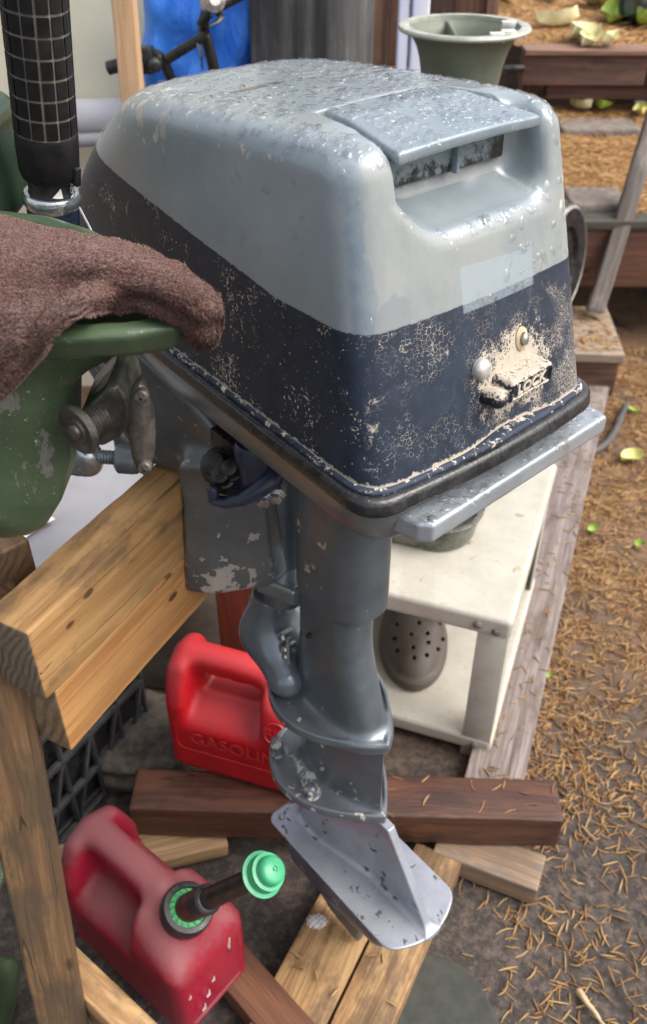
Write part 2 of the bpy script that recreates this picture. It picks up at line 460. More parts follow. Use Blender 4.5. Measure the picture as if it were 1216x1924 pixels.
    col = g.mix(bare, col, g.mix(g.noise(o, 200, 3), (0.36, 0.31, 0.245), (0.47, 0.415, 0.335)))
    specks = g.step(g.noise(o, 420, 2, 0.5), 0.735, 0.76)
    col = g.mix(g.mul(specks, g.sub(1.0, stripe)), col, (0.09, 0.10, 0.11))
    rough = g.mix(top, g.mix(aft, (0.36,) * 3, (0.52,) * 3), (0.20,) * 3)
    rough = g.mix(stripe, rough, (0.55,) * 3)
    rough = g.mix(g.mx(bare, chips), rough, (0.8,) * 3)
    g.b.inputs['Coat Weight'].default_value = 0.10
    g.b.inputs['Coat Roughness'].default_value = 0.22
    h = g.add(g.mul(g.mx(bare, chips), -0.6), g.add(g.mul(g.noise(o, 600, 2), 0.05), g.mul(g.noise(o, 40, 3), 0.25)))
    g.bump(h, 0.5, 0.0009)
    metal = g.mul(g.sub(1.0, g.mx(stripe, chips)), g.mix(aft, (0.22,) * 3, (0.08,) * 3))
    return g.out(col, rough, metal)

def casting_paint(name, base, deep, chip, chip_lo=0.66, rough=0.36, metal=0.3, bare_low=None):
    g = G(name, rough); o = g.tc(); z = g.sep(o)[2]
    cl = g.noise(o, 13, 5, 0.62)
    col = g.mix(g.step(cl, 0.3, 0.7), deep, base)
    n = g.noise(g.vadd(o, g.noise(o, 60, 2, color=True), 0.01), 46, 5, 0.62)
    big = g.noise(o, 7, 2)
    th = g.sub(chip_lo, g.mul(g.step(big, 0.45, 0.7), 0.07))
    if bare_low:
        th = g.sub(th, g.step(z, bare_low[1], bare_low[0], 0.0, 0.12))
    cm = g.step(n, th, g.add(th, 0.012))
    col = g.mix(cm, col, g.mix(g.noise(o, 240, 3), chip, tuple(q * 1.3 for q in chip)))
    sp = g.step(g.noise(o, 380, 2), 0.735, 0.75)
    col = g.mix(sp, col, chip)
    h = g.add(g.mul(cm, -0.5), g.add(g.mul(g.noise(o, 500, 3), 0.08), g.mul(g.noise(o, 35, 3), 0.3)))
    g.bump(h, 0.4, 0.001)
    g.b.inputs['Coat Weight'].default_value = 0.3
    g.b.inputs['Coat Roughness'].default_value = 0.25
    return g.out(col, g.mix(cm, (rough,) * 3, (0.7,) * 3), g.mul(g.sub(1.0, cm), metal))

M_COWL = cowl_paint()
M_LEG = casting_paint('steel_blue_casting_paint', (0.148, 0.172, 0.192), (0.098, 0.116, 0.132), (0.30, 0.27, 0.22), 0.70, 0.33, 0.5)
M_BRACKET = casting_paint('chipped_bracket_paint', (0.145, 0.155, 0.16), (0.095, 0.095, 0.096), (0.27, 0.24, 0.21), 0.64, 0.36, 0.5, bare_low=(0.80, 0.88))
M_TRAY = casting_paint('grey_tray_paint', (0.16, 0.175, 0.185), (0.115, 0.125, 0.135), (0.40, 0.38, 0.35), 0.75, 0.33)
M_PLATE = casting_paint('pale_plate_paint', (0.34, 0.355, 0.39), (0.25, 0.265, 0.305), (0.055, 0.05, 0.045), 0.64, 0.24, 0.35)
M_LOWER = casting_paint('worn_lower_unit_paint', (0.13, 0.145, 0.16), (0.080, 0.088, 0.10), (0.33, 0.31, 0.28), 0.66, 0.34)
M_SEAL = simple('black_rubber', (0.012, 0.012, 0.013), (0.03, 0.03, 0.032), 60, 0.25, 0, 0.5, 260)
M_FLAP = simple('silver_blue_flap_paint', (0.19, 0.24, 0.275), (0.25, 0.295, 0.32), 25, 0.22, 0.3, 0.2, 300)
M_BLACKM = simple('greasy_black_metal', (0.012, 0.011, 0.011), (0.05, 0.045, 0.04), 70, 0.35, 0.5, 0.5, 200)
M_NAVY = simple('dark_navy_enamel', (0.013, 0.019, 0.040), (0.021, 0.029, 0.056), 40, 0.35, 0, 0.2, 300)
M_STEEL = simple('dull_zinc_steel', (0.30, 0.30, 0.30), (0.46, 0.46, 0.45), 60, 0.35, 0.85, 0.3, 300)
M_PEWTER = simple('dark_worn_steel', (0.07, 0.062, 0.055), (0.15, 0.135, 0.12), 45, 0.42, 0.7, 0.5, 200)
M_BRASS = simple('tarnished_brass', (0.13, 0.08, 0.03), (0.30, 0.20, 0.09), 60, 0.35, 0.9, 0.3, 200)
M_BARE = simple('chalky_bare_paint', (0.40, 0.36, 0.30), (0.58, 0.53, 0.45), 200, 0.8, 0, 0.6, 400)

def latch_paint():
    g = G('flaking_latch_paint', 0.5); o = g.tc()
    m = g.step(g.add(g.noise(o, 330, 5, 0.75), g.mul(g.sep(g.tc('Normal'))[2], 0.20)), 0.585, 0.63)
    g.bump(m, 0.6, 0.001)
    return g.out(g.mix(m, (0.012, 0.016, 0.026), (0.42, 0.37, 0.30)), g.mix(m, (0.35,) * 3, (0.8,) * 3))
M_LATCH = latch_paint()
def bead_paint():
    g = G('rubbed_flange_paint', 0.7); o = g.tc()
    m = g.step(g.noise(o, 90, 5, 0.75), 0.55, 0.60)
    return g.out(g.mix(m, (0.014, 0.022, 0.045), (0.48, 0.44, 0.37)))
M_BEAD = bead_paint()

def water():
    g = G('water', 0.02); t = g.t
    tr = g.nd('ShaderNodeBsdfTransparent'); tr.inputs[0].default_value = (0.93, 0.94, 0.95, 1)
    gl = g.nd('ShaderNodeBsdfGlossy'); gl.inputs['Roughness'].default_value = 0.02
    fr = g.nd('ShaderNodeFresnel'); fr.inputs[0].default_value = 1.40
    geo = g.nd('ShaderNodeNewGeometry'); mxs = g.nd('ShaderNodeMixShader')
    t.links.new(g.mul(g.math('MINIMUM', g.mul(fr.outputs[0], 1.35), 1.0), g.sub(1.0, geo.outputs['Backfacing'])), mxs.inputs[0])
    t.links.new(tr.outputs[0], mxs.inputs[1]); t.links.new(gl.outputs[0], mxs.inputs[2])
    t.links.new(mxs.outputs[0], t.nodes['Material Output'].inputs[0])
    return g.m
M_WATER = water()

# ------------------------------------------------------------------ the blue outboard motor (local x = towards its rear, y = its right side)
MO = np.array([0.1445, 0.6618, 0.0]); MA = R(40.2)
m_aft = np.array([math.sin(MA), -math.cos(MA), 0]); m_st = np.array([math.cos(MA), math.sin(MA), 0])
def mloc(p): d = np.asarray(p, float) - MO; return np.array([d @ m_aft, d @ m_st, p[2]])
motor = thing('outboard_motor', 'weathered silver and navy outboard motor clamped to a wooden stand', 'outboard motor', MO, MA - R(90))

def w_side(X, Z): return 0.142 - 0.085 * (Z - 1.13) - 0.25 * np.maximum(0, -0.28 - X) ** 2
def zlip(X): return 1.13 - 0.06 * X
def cowl_outer(X, Y, Z, off=0.0, open_top=False):
    sd = (np.abs(Y) - w_side(X, Z)) * 0.996 - off
    bow = 0.009 * np.maximum(0, 1 - (Y / 0.14) ** 2)
    d_aft = (X - (-0.236 * (Z - 1.13) + bow)) * 0.973 - off
    d_f1 = ((-0.372 - X) * 0.606 + (Z - 1.38) * 0.795) - off
    d_f2 = ((-0.562 - X) * 0.955 + (Z - 1.15) * 0.296) - off
    d_top = Z - (1.3880 + 0.055 * np.minimum(0, X + 0.12) - 0.35 * Y * Y) - off
    front = smax(d_f1, d_f2, 0.05)
    d = smax(smax(sd, d_aft, 0.030), front, 0.055)
    return smax(d, d_top, 0.023)
def cowl_fn(X, Y, Z):
    d = cowl_outer(X, Y, Z)
    # carrying recess cut into the rear top edge
    fl = 1.318 + 0.0 * X + np.maximum(0, -0.05 - X) * 0.28
    d_l = (-0.076 - Y) - 0.35 * np.maximum(0, 1.338 - Z)
    d_l = np.maximum(d_l, -0.076 - Y + np.maximum(0, 1.345 - Z) * 0.9)
    rec = smax(smax(d_l, Y - 0.084, 0.01), smax(-0.088 - X, fl - Z, 0.02), 0.022)
    rec = np.maximum(rec, Z - 1.46)
    d = smax(d, -rec, 0.016)
    # shallow dish round the latch
    dish = ell(X, Y, Z, (0.018, 0.026, 1.165), (0.022, 0.052, 0.048))
    d = smax(d, -dish, 0.014)
    # seat for the flap on the top
    fw = 0.063 + (X + 0.15) * 0.16
    groove = np.maximum(np.maximum(np.abs(Y + 0.002) - fw - 0.0035, -0.1535 - X), np.maximum(1.3795 - 0.06 * np.maximum(0, X + 0.1) - Z, X + 0.02))
    d = np.maximum(d, -groove)
    return smax(d, zlip(X) - Z, 0.003)
cowl = sdf_obj('cowling', cowl_fn, (-0.585, -0.155, 1.12), (0.03, 0.155, 1.415), 0.0021, M_COWL, motor)

def seal_fn(X, Y, Z):
    d = cowl_outer(X, Y, Z, 0.0085)
    d = smax(d, (Z - (zlip(X) + 0.0045)), 0.005)
    return smax(d, (zlip(X) - 0.0115) - Z, 0.005)
seal = sdf_obj('rubber_seal', seal_fn, (-0.595, -0.165, 1.10), (0.035, 0.165, 1.19), 0.0022, M_SEAL, motor)
def bead_fn(X, Y, Z):
    d = cowl_outer(X, Y, Z, 0.0035)
    return smax(smax(d, Z - (zlip(X) + 0.0090), 0.003), zlip(X) + 0.003 - Z, 0.003)
sdf_obj('cowl_flange', bead_fn, (-0.585, -0.16, 1.12), (0.03, 0.16, 1.19), 0.0022, M_BEAD, motor)

def tray_fn(X, Y, Z):
    zz = zlip(X) - 0.0095
    dn = np.maximum(0, zz - Z)
    w = w_side(X, 1.13) + 0.003 - 0.10 * dn - 5.0 * dn * dn
    sd = (np.abs(Y) - w) * 0.9
    d_a = X - (0.006 - 0.25 * dn)
    d_f = (-0.535 + 1.6 * dn) - X
    d = smax(smax(sd, d_a, 0.04), d_f * 0.7, 0.12)
    d = smax(d, Z - zz, 0.003)
    return smax(d, (zz - 0.070) - Z, 0.03)
sdf_obj('lower_tray', tray_fn, (-0.56, -0.155, 1.03), (0.03, 0.155, 1.165), 0.0024, M_TRAY, motor)

def grip_plate_fn(X, Y, Z):
    d2 = poly2(X, Y, [(-0.06, -0.114), (-0.02, -0.110), (0.020, -0.104), (0.030, -0.096), (0.014, 0.163), (-0.012, 0.174), (-0.06, 0.15)])
    return extr(d2, Z - 0.10 * (X - 0.02) + 0.02 * Y, 1.082, 1.103, 0.004)
plate = sdf_obj('tilt_grip_plate', grip_plate_fn, (-0.08, -0.14, 1.06), (0.05, 0.19, 1.13), 0.0018, casting_paint('wet_bare_plate', (0.40, 0.43, 0.46), (0.30, 0.32, 0.34), (0.16, 0.14, 0.12), 0.66, 0.2, 0.45), motor)

# the flap over the recess
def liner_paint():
    g = G('grimy_shaded_liner_paint', 0.5); o = g.tc(); s = g.sep(o)
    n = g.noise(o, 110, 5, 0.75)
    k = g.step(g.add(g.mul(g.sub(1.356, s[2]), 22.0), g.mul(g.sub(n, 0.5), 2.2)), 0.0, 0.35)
    k2 = g.mx(k, g.step(g.add(s[1], g.mul(g.sub(n, 0.5), 0.06)), 0.045, 0.065))  # right end darkened in the colour to stand for shade; grime lies lower
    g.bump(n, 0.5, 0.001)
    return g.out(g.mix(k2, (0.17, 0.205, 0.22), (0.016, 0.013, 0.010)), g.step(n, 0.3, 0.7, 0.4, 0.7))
def flap_fn(X, Y, Z):
    fw = 0.061 + (X + 0.15) * 0.17
    zt = 1.3865 - 0.35 * Y * Y - 0.10 * np.maximum(0, X + 0.12) + 0.03 * np.minimum(0, X + 0.12)
    d = smax(np.abs(Y + 0.001) - fw, smax(-0.151 - X, X + 0.050, 0.003), 0.003)
    return smax(smax(d, Z - zt - 0.0015, 0.003), zt - 0.0080 - Z, 0.003)
flap = sdf_obj('handle_flap', flap_fn, (-0.165, -0.09, 1.365), (-0.035, 0.09, 1.40), 0.0013, M_FLAP, motor)
for yy in (-0.068, 0.012):
    b = MB(); b.box((-0.0785, yy, 1.357), (0.0045, 0.002, 0.016)); b.build('recess_rib', M_FLAP, motor, 40, 0.001)
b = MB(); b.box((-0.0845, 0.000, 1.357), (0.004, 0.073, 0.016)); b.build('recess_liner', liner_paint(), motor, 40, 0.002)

# latch: pin head, oval screw pad, hinged bar with raised frame and lettering
def lb(Y, Z): return -0.236 * (Z - 1.13) + 0.009 * (1 - (Y / 0.14) ** 2)
nrmL = np.array([0.973, 0, 0.23]); upL = np.array([-0.23, 0, 0.973])
def lp(y, z, out=0.0): return np.array([lb(y, z), y, z]) + nrmL * out
def latch_bar_fn(X, Y, Z):
    return rbox(X, Y, Z - 0.06 * (Y - 0.03), (-0.004, 0.029, 1.1855), (0.020, 0.0270, 0.0098), 0.0045)
def latch_all(X, Y, Z):
    d = latch_bar_fn(X, Y, Z)
    d = smin(d, caps(X, Y, Z, (-0.012, -0.006, 1.178), (0.008, -0.006, 1.180), 0.0082), 0.006)
    pane = rbox(X, Y, Z - 0.06 * (Y - 0.03), (0.016, 0.029, 1.1855), (0.0026, 0.0242, 0.0070), 0.001)
    return np.maximum(d, -pane)
lbar = sdf_obj('latch_bar', latch_all, (-0.03, -0.02, 1.15), (0.036, 0.065, 1.20), 0.0007, M_LATCH, motor)
Mt = frame_mat((0.0138, 0.029, 1.1853), (0, 1, 0.06), (0, -0.06, 1))
text_mesh('latch_lettering', 'LOCK', 0.0135, 0.0012, M_BARE, lbar, Mt, 0.0004)
b = MB(); p = lp(-0.013, 1.204); b.lathe(p - nrmL * 0.004, nrmL, [(0, 0), (0.0095, 0), (0.0095, 0.007), (0.008, 0.010), (0.004, 0.012), (0, 0.0123)], 24); b.build('latch_pin', simple('worn_aluminium', (0.42, 0.41, 0.38), (0.6, 0.59, 0.55), 90, 0.4, 0.5), motor)
b = MB(); p = lp(0.040, 1.213); b.lathe(p - nrmL * 0.003, nrmL, [(0, 0), (0.0105, 0), (0.0105, 0.0042), (0.008, 0.0055), (0.006, 0.0056), (0.0055, 0.0045), (0, 0.0047)], 28, sx=0.72); sp = b.build('screw_pad', simple('tan_filler', (0.34, 0.26, 0.15), (0.46, 0.38, 0.25), 120, 0.6), motor)
b = MB(); b.lathe(p - nrmL * 0.001, nrmL, [(0, 0), (0.005, 0.0), (0.005, 0.0065), (0.003, 0.0078), (0, 0.008)], 20, sx=0.75); b.build('screw_head', M_STEEL, sp)

# leg
def foil(X, Y, xc, hc, ht, e=2.6):
    q = (np.abs((X - xc) / hc) ** e + np.abs(Y / ht) ** e) ** (1 / e)
    return (q - 1) * ht * 0.9
def ramp(Z, a, b): t = np.clip((Z - a) / (b - a), 0, 1); return t * t * (3 - 2 * t)
def tear(X, Y, xf, xm, xt, W):
    t = np.where(X > xm, (X - xm) / (xt - xm), (X - xm) / (xf - xm))
    w = W * np.where(X > xm, 1 - np.abs(t) ** 1.9, np.sqrt(np.maximum(0, 1 - t * t)))
    out = np.maximum(np.maximum(X - xt, xf - X), 0)
    return (np.abs(Y) - w) * 0.78 + out * 0.4
def leg_fn(X, Y, Z):
    up = ramp(Z, 0.795, 0.822)              # step in the rear edge
    fl = ramp(Z, 0.76, 0.62)
    tx = -0.128 + (up - 1) * 0.020 + fl * 0.030
    fx = -0.252 - 0.012 * fl
    d = foil(X, Y, (tx + fx) / 2, (tx - fx) / 2, 0.040 - 0.008 * (1 - up), 2.8)
    d = np.maximum(d, 0.606 - Z); d = np.maximum(d, Z - 1.09)
    pl = smax(tear(X, Y, -0.302, -0.215, -0.094, 0.077), np.abs(Z - 0.607) - 0.0026, 0.003)
    d = smin(d, pl, 0.024)
    rim = np.maximum(np.abs(tear(X, Y, -0.302, -0.215, -0.094, 0.077) + 0.0022) - 0.0022, np.abs(Z - 0.610) - 0.0062)
    return smin(d, rim, 0.004)
leg = sdf_obj('leg', leg_fn, (-0.33, -0.09, 0.595), (-0.07, 0.09, 1.10), 0.0016, M_LEG, motor)
b = MB(); b.lathe((-0.205, -0.0405, 0.755), (0, -1, 0), [(0, -0.004), (0.0035, -0.004), (0.0035, 0.0015), (0.0022, 0.0018), (0.0022, -0.002), (0, -0.002)], 16); b.build('drain_screw', M_BLACKM, motor)

def mid_fn(X, Y, Z):
    d = tear(X, Y, -0.262, -0.205, -0.100, 0.031)
    d = np.maximum(d, np.maximum(0.452 - Z, Z - 0.606))
    T = tear(X, Y, -0.305, -0.22, -0.090, 0.080)
    pl = smax(T, np.abs(Z - 0.452) - 0.0028, 0.003)
    d = smin(d, pl, 0.020)
    rim = np.maximum(np.abs(T + 0.0026) - 0.0026, np.abs(Z - 0.455) - 0.0065)
    d = smin(d, rim, 0.004)
    for (bx, by, bz) in ((-0.19, -0.052, 0.463), (-0.278, -0.045, 0.475)):
        d = smin(d, caps(X, Y, Z, (bx, by, bz - 0.02), (bx, by, bz), 0.010), 0.008)
    return d
sdf_obj('splash_section', mid_fn, (-0.33, -0.095, 0.435), (-0.065, 0.095, 0.604), 0.0016, M_LOWER, motor)

def cav_fn(X, Y, Z):
    # swept fin between the plates, thick at the front and thin at the rear
    tr = -0.080 + (0.452 - Z) * 0.62
    th = 0.027 - 0.020 * np.clip((X + 0.20) / 0.10, 0, 1)
    d = smax(smax(np.abs(Y) - th, X - tr, 0.003), -0.262 - X, 0.03)
    d = np.maximum(d, np.maximum(0.296 - Z, Z - 0.4475))
    pln = smax(smax(np.abs(Y) - 0.068, -0.284 - X, 0.02), smax((np.abs(Y) ** 2 * 5.5 + X - 0.020) * 0.85, X - 0.030, 0.004), 0.012)
    pl = smax(pln, np.abs(Z - 0.300 - 0.25 * Y * Y) - 0.0026, 0.002)
    return smin(d, pl, 0.013)
sdf_obj('ventilation_plate', cav_fn, (-0.30, -0.08, 0.285), (0.04, 0.08, 0.448), 0.0014, M_PLATE, motor)
def gear_fn(X, Y, Z):
    d = foil(X, Y, -0.19, 0.07, 0.02, 2.0); d = np.maximum(d, np.maximum(0.16 - Z, Z - 0.296))
    d = smin(d, caps(X, Y, Z, (-0.26, 0, 0.175), (-0.08, 0, 0.175), 0.034, 0.028), 0.03)
    sk = np.maximum(np.abs(Y) - 0.006, poly2(X, Z, [(-0.28, 0.17), (-0.25, 0.10), (-0.20, 0.062), (-0.128, 0.057), (-0.115, 0.17)]))
    return smin(d, sk, 0.012)
sdf_obj('gearcase', gear_fn, (-0.31, -0.05, 0.05), (-0.03, 0.05, 0.296), 0.0022, M_LOWER, motor)
b = MB(); b.lathe((-0.268, -0.05, 0.303), (0, 0, 1), [(0, 0), (0.005, 0), (0.005, 0.003), (0.003, 0.0055), (0, 0.006)], 14); b.build('plate_bolt', M_STEEL, motor)

# steering tube with collars, and the mount cover
b = MB()
b.lathe((-0.300, -0.004, 0.735), (0, 0, 1), [(0, 0), (0.030, 0), (0.031, 0.004), (0.031, 0.036), (0.038, 0.042), (0.039, 0.05), (0.032, 0.057), (0.028, 0.07), (0.0275, 0.30), (0, 0.30)], 40)
b.build('steering_tube', M_LEG, motor, 35)
b = MB()
for dx in (-0.011, 0.011):
    b.bar((-0.289 + dx, -0.034, 0.865), (-0.289 + dx * 0.7, -0.034, 0.915), 0.010, 0.003)
b.build('tube_rib', M_LEG, motor, 40, 0.001)
def ear_fn(X, Y, Z):
    d2 = poly2(X, Y, [(-0.36, -0.02), (-0.335, -0.05), (-0.29, -0.055), (-0.24, -0.036), (-0.23, 0.036), (-0.36, 0.03)])
    return extr(d2, Z, 0.775, 0.802, 0.006)
sdf_obj('tube_collar', ear_fn, (-0.38, -0.07, 0.765), (-0.21, 0.05, 0.812), 0.002, casting_paint('glossy_collar_paint', (0.22, 0.26, 0.27), (0.15, 0.18, 0.20), (0.3, 0.28, 0.25), 0.72, 0.22, 0.5), motor)
def cover_fn(X, Y, Z):
    d = caps(X, Y, Z, (-0.315, -0.012, 0.725), (-0.318, -0.02, 0.665), 0.030, 0.034)
    d = smin(d, caps(X, Y, Z, (-0.318, -0.022, 0.665), (-0.255, -0.040, 0.632), 0.034, 0.025), 0.03)
    d = smin(d, caps(X, Y, Z, (-0.318, 0.0, 0.665), (-0.255, 0.030, 0.632), 0.030, 0.022), 0.03)
    hole = caps(X, Y, Z, (-0.262, -0.045, 0.716), (-0.262, 0.045, 0.716), 0.026)
    d = smax(d, -hole, 0.006)
    return smax(d, Z - 0.737, 0.004)
sdf_obj('mount_cover', cover_fn, (-0.37, -0.09, 0.58), (-0.20, 0.08, 0.745), 0.0018, casting_paint('glossy_cover_paint', (0.14, 0.165, 0.19), (0.095, 0.115, 0.135), (0.4, 0.4, 0.4), 0.76, 0.24, 0.35), motor)
b = MB()
for (q, n) in (((-0.268, -0.034, 0.700), 0.007), ((-0.262, -0.034, 0.682), 0.005), ((-0.262, -0.034, 0.668), 0.005)):
    b.lathe(q, (0.2, -0.9, 0.3), [(0, -0.02), (n, -0.02), (n, 0.004), (n * 0.6, 0.006), (0, 0.006)], 6)
b.tube((-0.262, -0.03, 0.70), (-0.255, -0.035, 0.66), 0.003)
b.build('mount_bolt', M_STEEL, motor, 30)
b = MB()
for zz in (0.70, 0.672):
    b.lathe((-0.348, -0.02, zz), (-0.8, -0.5, 0), [(0, -0.005), (0.009, -0.005), (0.009, 0.004), (0.005, 0.008), (0, 0.009)], 14)
b.build('cover_stud', M_PEWTER, motor, 35)
b = MB()
for k in range(4):
    b.sweep([(-0.335 + 0.010 * math.cos(t), -0.028 + 0.010 * math.sin(t), 0.612 + 0.006 * k) for t in np.linspace(0, 2 * math.pi, 15)], 0.0018, 6)
b.build('spring', M_STEEL, motor)

# transom bracket (fixed to the stand's rail, so turned to it) -------------------------------------------------
BA = R(63); r_d = np.array([math.cos(BA), math.sin(BA), 0]); r_n = np.array([math.sin(BA), -math.cos(BA), 0])
RN = -0.527                               # rear face of the rail lies at n = RN
def rail(l, n, z): return r_d * l + r_n * n + np.array([0, 0, z])
def railn(px, py, n):
    r = ray(px, py); t = (n - r_n @ CAMP) / (r_n @ r); return CAMP + r * t
def to_rail(X, Y):
    wx = MO[0] + m_aft[0] * X + m_st[0] * Y; wy = MO[1] + m_aft[1] * X + m_st[1] * Y
    return wx * r_d[0] + wy * r_d[1], wx * r_n[0] + wy * r_n[1]
def bracket_fn(X, Y, Z):
    L, N = to_rail(X, Y)
    flare = np.maximum(0, 0.93 - Z) * 0.25
    ck = poly2(L, N, [(0.668, -0.5235), (0.676, -0.497), (0.722, -0.445), (0.80, -0.435), (0.86, -0.46), (0.88, -0.5235)])
    d = extr(ck - flare * 0.3, Z, 0.795, 0.99, 0.012)
    prof = poly2(N, Z, [(-0.47, 0.96), (-0.47, 1.02), (-0.53, 1.075), (-0.60, 1.12), (-0.66, 1.135), (-0.69, 1.12), (-0.665, 1.07), (-0.625, 1.0), (-0.60, 0.951), (-0.523, 0.951)])
    top = extr(prof, L, 0.690, 0.86, 0.012)
    d = smin(d, top, 0.03)
    # lightening window through the arm
    win = extr(poly2(N, Z, [(-0.65, 1.10), (-0.615, 1.055), (-0.60, 1.08), (-0.63, 1.115)]), L, 0.60, 0.95, 0.0)
    d = smax(d, -win, 0.01)
    # clamp arm hanging down in front of the rail, with its screw boss
    arm = extr(poly2(L, Z, [(0.695, 1.02), (0.70, 0.93), (0.73, 0.90), (0.76, 0.93), (0.775, 1.02)]), N, -0.645, -0.615, 0.008)
    d = smin(d, arm, 0.02)
    return np.maximum(d, Z - 1.14)
lo = np.array([-0.60, -0.35, 0.78]); hi = np.array([-0.18, 0.16, 1.15])
brk = sdf_obj('transom_bracket', bracket_fn, lo, hi, 0.0025, M_BRACKET, motor)

def L_(p): return mloc(p)
# clamp screw with its tommy handle
b = MB()
s0 = L_(rail(0.668, -0.585, 0.975)); s1 = L_(rail(0.640, -0.66, 0.975))
ax = s1 - s0
b.lathe(s0 - ax * 0.0, ax, [(0, -0.004), (0.017, -0.004), (0.018, 0.0), (0.018, 0.018), (0.013, 0.022)] + [(0.0075 + 0.0012 * (k % 2), 0.024 + k * 0.0019) for k in range(14)] + [(0, 0.052)], 22)
cs = b.build('clamp_screw', casting_paint('grey_clamp_paint', (0.16, 0.18, 0.20), (0.10, 0.115, 0.13), (0.3, 0.28, 0.25), 0.68, 0.4, 0.5), motor, 40)
h0 = s0 + ax / np.linalg.norm(ax) * 0.056
def ch_fn(X, Y, Z):
    a = h0 + np.array([0, 0, -0.010]); e = h0 + np.array([-0.02, -0.014, 0.052])
    d = caps(X, Y, Z, a, e, 0.016, 0.010)
    return smin(d, caps(X, Y, Z, h0 - 0.012, h0 + 0.002, 0.014), 0.01)
sdf_obj('clamp_handle', ch_fn, h0 - 0.055, h0 + np.array([0.04, 0.04, 0.08]), 0.0016, simple('polished_zinc', (0.34, 0.37, 0.40), (0.5, 0.53, 0.56), 50, 0.2, 0.8, 0.2, 200), cs)

# co-pilot lever under the tray
lv = [(-0.352, -0.063, 0.893), (-0.338, -0.064, 0.890), (-0.315, -0.068, 0.893), (-0.285, -0.076, 0.908), (-0.255, -0.086, 0.93), (-0.235, -0.088, 0.955), (-0.23, -0.082, 0.985)]
lv = [L_(atd(px, py, dd)) for px, py, dd in ((402, 940, 0.955), (425, 944, 0.95), (455, 936, 0.945), (485, 918, 0.94), (510, 900, 0.935), (519, 880, 0.935), (510, 858, 0.94))]
b = MB(); b.sweep(lv, [0.007, 0.0085, 0.011, 0.014, 0.014, 0.012, 0.010], 12, 0.7)
b.lathe(lv[0], (0, 0, 1), [(0, 0), (0.0065, 0), (0.006, 0.016), (0.004, 0.019), (0, 0.0195)], 14)
q = L_(atd(481, 868, 0.945)); b.lathe(q - np.array([0, 0, 0.03]), (0, 0, 1), [(0, 0), (0.022, 0), (0.022, 0.05), (0.019, 0.056), (0, 0.056)], 26)
b.build('friction_lever', M_NAVY, motor, 50)
b = MB()
for (px, py, dd, r) in ((415, 850, 0.96, 0.022), (428, 872, 0.955, 0.018), (445, 860, 0.95, 0.016)):
    q = L_(atd(px, py, dd)); b.lathe(q - np.array([0, 0, 0.02]), (0.3, -0.5, 0.6), [(0, 0), (r, 0), (r, 0.010), (r * 0.85, 0.012), (r * 0.8, 0.018), (r * 0.6, 0.019), (r * 0.55, 0.03), (0, 0.031)], 18)
q = L_(atd(438, 838, 0.97)); b.box(q, (0.022, 0.014, 0.018))
b.build('pivot_nut', M_BLACKM, motor, 30, 0.002)
b = MB()
for (px, py, dd) in ((520, 925, 0.945), (497, 932, 0.945)):
    q = L_(atd(px, py, dd)); b.lathe(q, (0.5, -0.5, -0.2), [(0, -0.012), (0.011, -0.012), (0.011, 0.004), (0.007, 0.006), (0.007, 0.012), (0, 0.012)], 6)
b.build('lever_nut', M_STEEL, motor, 30, 0.001)

# rain: beads standing on the paint
def drops(name, obj_me, sel, n, rmin, rmax, parent, power=2.2, flat=0.37, spread=1.0):
    me = obj_me
    nv = len(me.polygons); cen = np.empty(nv * 3, np.float32); nor = np.empty(nv * 3, np.float32); ar = np.empty(nv, np.float32)
    me.polygons.foreach_get('center', cen); me.polygons.foreach_get('normal', nor); me.polygons.foreach_get('area', ar)
    cen = cen.reshape(-1, 3); nor = nor.reshape(-1, 3)
    w = sel(cen, nor) * ar; w = w / w.sum()
    idx = rng.choice(nv, n, p=w)
    vs = []; fs = []; base = 0
    prof = [(1.0, 0.0), (0.88, 0.5), (0.55, 0.88)]
    S = 9
    for i in idx:
        c = cen[i].astype(float) + rng.normal(0, 0.0006, 3); nn = nor[i].astype(float)
        r = rmin + (rmax - rmin) * rng.random() ** power
        u = np.cross(nn, [0.31, 0.9, 0.2]); u /= np.linalg.norm(u); v = np.cross(nn, u)
        el = 1 + rng.random() ** 2 * 1.3; th = rng.random() * math.pi
        wob = 1 + rng.normal(0, 0.17, S)
        for rr, h in prof:
            for k in range(S):
                a = 2 * math.pi * k / S
                px_, py_ = math.cos(a) * rr * r * el * wob[k], math.sin(a) * rr * r * wob[k]
                qx = px_ * math.cos(th) - py_ * math.sin(th); qy = px_ * math.sin(th) + py_ * math.cos(th)
                vs.append(c + u * qx + v * qy + nn * (h * r * flat - 0.0002))
        vs.append(c + nn * (r * flat - 0.0001))
        for j in range(2):
            for k in range(S):
                k2 = (k + 1) % S
                fs.append((base + j * S + k, base + j * S + k2, base + (j + 1) * S + k2, base + (j + 1) * S + k))
        for k in range(S):
            fs.append((base + 2 * S + k, base + 2 * S + (k + 1) % S, base + 3 * S))
        base += 3 * S + 1
    mm = bpy.data.meshes.new(name); mm.from_pydata([tuple(q) for q in vs], [], fs); mm.shade_smooth()
    o = link(name, mm, M_WATER, parent); o['kind'] = 'stuff'
    return o
